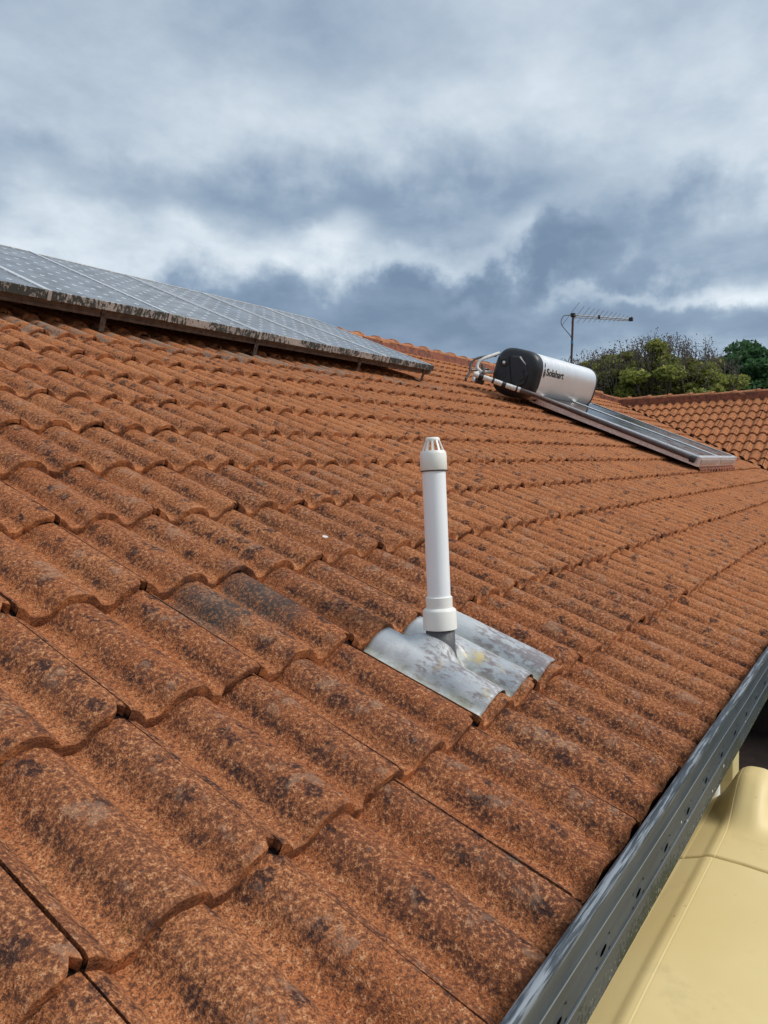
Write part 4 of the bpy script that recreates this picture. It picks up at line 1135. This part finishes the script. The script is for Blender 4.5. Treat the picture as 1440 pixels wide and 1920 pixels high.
# ------------------------------------------------------------------ trees
def leaf_quads(name, pts, size, mat, parent, seed, flat=.5, elong=1.7):
    rng = np.random.default_rng(seed); n = len(pts); P = np.asarray(pts)
    d = rng.normal(size=(n, 3)); d[:, 2] *= flat; d /= np.linalg.norm(d, axis=1)[:, None]
    e = rng.normal(size=(n, 3)); e -= (e * d).sum(1)[:, None] * d; e /= np.linalg.norm(e, axis=1)[:, None]
    s = size * rng.uniform(.55, 1.35, n)[:, None]
    V = np.empty((n, 4, 3)); V[:, 0] = P - d * s * elong * .5; V[:, 2] = P + d * s * elong * .5; V[:, 1] = P + e * s * .42; V[:, 3] = P - e * s * .42
    me = bpy.data.meshes.new(name); me.vertices.add(n * 4); me.vertices.foreach_set('co', V.reshape(-1).astype(np.float32))
    me.loops.add(n * 4); me.loops.foreach_set('vertex_index', np.arange(n * 4, dtype=np.int32))
    me.polygons.add(n); me.polygons.foreach_set('loop_start', np.arange(0, n * 4, 4, dtype=np.int32)); me.polygons.foreach_set('loop_total', np.full(n, 4, dtype=np.int32))
    at = me.attributes.new('leaf_value', 'FLOAT', 'POINT'); at.data.foreach_set('value', np.repeat(rng.random(n), 4).astype(np.float32))
    me.update(calc_edges=True); return link(name, me, mat, parent)
def limb(b, p, q, r0, r1, bend, rnd):
    pts = []; d = q - p
    o = Vector((rnd.uniform(-1, 1), rnd.uniform(-1, 1), rnd.uniform(-.3, .6))) * bend * d.length
    for i in range(6):
        t = i / 5; pts.append(p + d * t + o * math.sin(math.pi * t))
    tube(b, pts, [r0 + (r1 - r0) * i / 5 for i in range(6)], 7)
def tree(name, label, base, crown_c, crown_r, mat, seed, nclump, per, size, pods=0, flat=.5, bottom=-.75, clr=(.5, .85)):
    rnd = random.Random(seed); root = empty(name, base); tag(root, label, 'tree')
    b = bmesh.new(); base = Vector(base); cc = Vector(crown_c)
    fork = base.lerp(cc, .55); fork.z = base.z + (cc.z - base.z) * .55
    limb(b, base, fork, .26, .19, .04, rnd)
    cl = []; g = 0
    while len(cl) < nclump and g < 5000:
        g += 1
        v = Vector((rnd.uniform(-1, 1), rnd.uniform(-1, 1), rnd.uniform(bottom, 1)))
        if v.length > 1 or v.length < .25: continue
        cl.append(cc + Vector((v.x * crown_r[0], v.y * crown_r[1], v.z * crown_r[2])))
    mains = [fork + (Vector((math.cos(a), math.sin(a), 0)) * crown_r[0] * .45) + Vector((0, 0, (cc.z - fork.z) * rnd.uniform(.4, 1.1))) for a in [i * 2 * math.pi / 7 + rnd.uniform(-.3, .3) for i in range(7)]]
    for q in mains: limb(b, fork, q, .14, .075, .10, rnd)
    pts = []; twigs = []; podpts = []
    for c in cl:
        mnear = min(mains, key=lambda q: (q - c).length); limb(b, mnear, c, .05, .014, .12, rnd)
        rr = rnd.uniform(*clr)
        for i in range(per):
            while True:
                v = Vector((rnd.uniform(-1, 1), rnd.uniform(-1, 1), rnd.uniform(-1, 1)))
                if v.length < 1: break
            pts.append(c + Vector((v.x * rr, v.y * rr, v.z * rr * .55)))
    if pods:
        for i in range(pods):
            a = rnd.uniform(0, 2 * math.pi); rr = math.sqrt(rnd.uniform(0, 1)); x, y = math.cos(a) * rr, math.sin(a) * rr
            zt = math.sqrt(max(0, 1 - rr * rr)); q = cc + Vector((x * crown_r[0] * 1.05, y * crown_r[1] * 1.05, crown_r[2] * (zt * 1.0 + .02)))
            tip = q + Vector((rnd.uniform(-.35, .35), rnd.uniform(-.35, .35), rnd.uniform(-.12, .36)))
            root_p = q + Vector((0, 0, -.8)); limb(b, root_p, tip, .013, .006, .08, rnd)
            for k in range(rnd.randint(18, 40)):
                podpts.append(root_p.lerp(tip, rnd.uniform(.35, 1.02)) + Vector((rnd.gauss(0, .11), rnd.gauss(0, .11), rnd.gauss(0, .06))))
    bm_obj('trunk', b, MT['bark'], root, smooth=60)
    leaf_quads('crown', [tuple(p) for p in pts], size, mat, root, seed, flat)
    if podpts: leaf_quads('seed_pods', [tuple(p) for p in podpts], .050, MT['pods'], root, seed + 9, 1.0, 1.3)
def ground_at(px, d):
    r = pix_dir(px, 700); h = math.hypot(r.x, r.y); return Vector((CAM.x + r.x / h * d, CAM.y + r.y / h * d, GZ))
def tree_at(px, d, top_px, name, label, cr, cz, **kw):
    p = ground_at(px, d); dirn = pix_dir(px, top_px); t = d / math.hypot(dirn.x, dirn.y); ztop = CAM.z + dirn.z * t
    tree(name, label, p, (p.x, p.y, ztop - cz), cr, **kw)
tree_at(1235, 30, 644, 'seeding_tree', 'broad olive green tree with bare brown seed heads above its crown', (2.6, 2.6, 1.75), 1.75, mat=MT['leaf_a'], seed=5, nclump=120, per=300, size=.11, pods=230, bottom=-.95, clr=(.28, .55))
tree_at(1145, 31, 668, 'seeding_tree', 'thin topped olive tree with dry seed heads behind the water heater', (3.0, 3.0, 1.5), 1.6, mat=MT['leaf_a'], seed=11, nclump=105, per=270, size=.11, pods=330, bottom=-.95, clr=(.26, .5))
tree_at(1408, 37, 645, 'evergreen_tree', 'dense dark green round tree at the right behind the tiled wing', (2.9, 2.9, 2.7), 2.7, mat=MT['leaf_b'], seed=21, nclump=130, per=420, size=.15, bottom=-1, clr=(.45, .85), flat=.8)

scene.render.film_transparent = False
scene.cycles.max_bounces = 5; scene.cycles.diffuse_bounces = 2; scene.cycles.glossy_bounces = 3; scene.cycles.transmission_bounces = 2
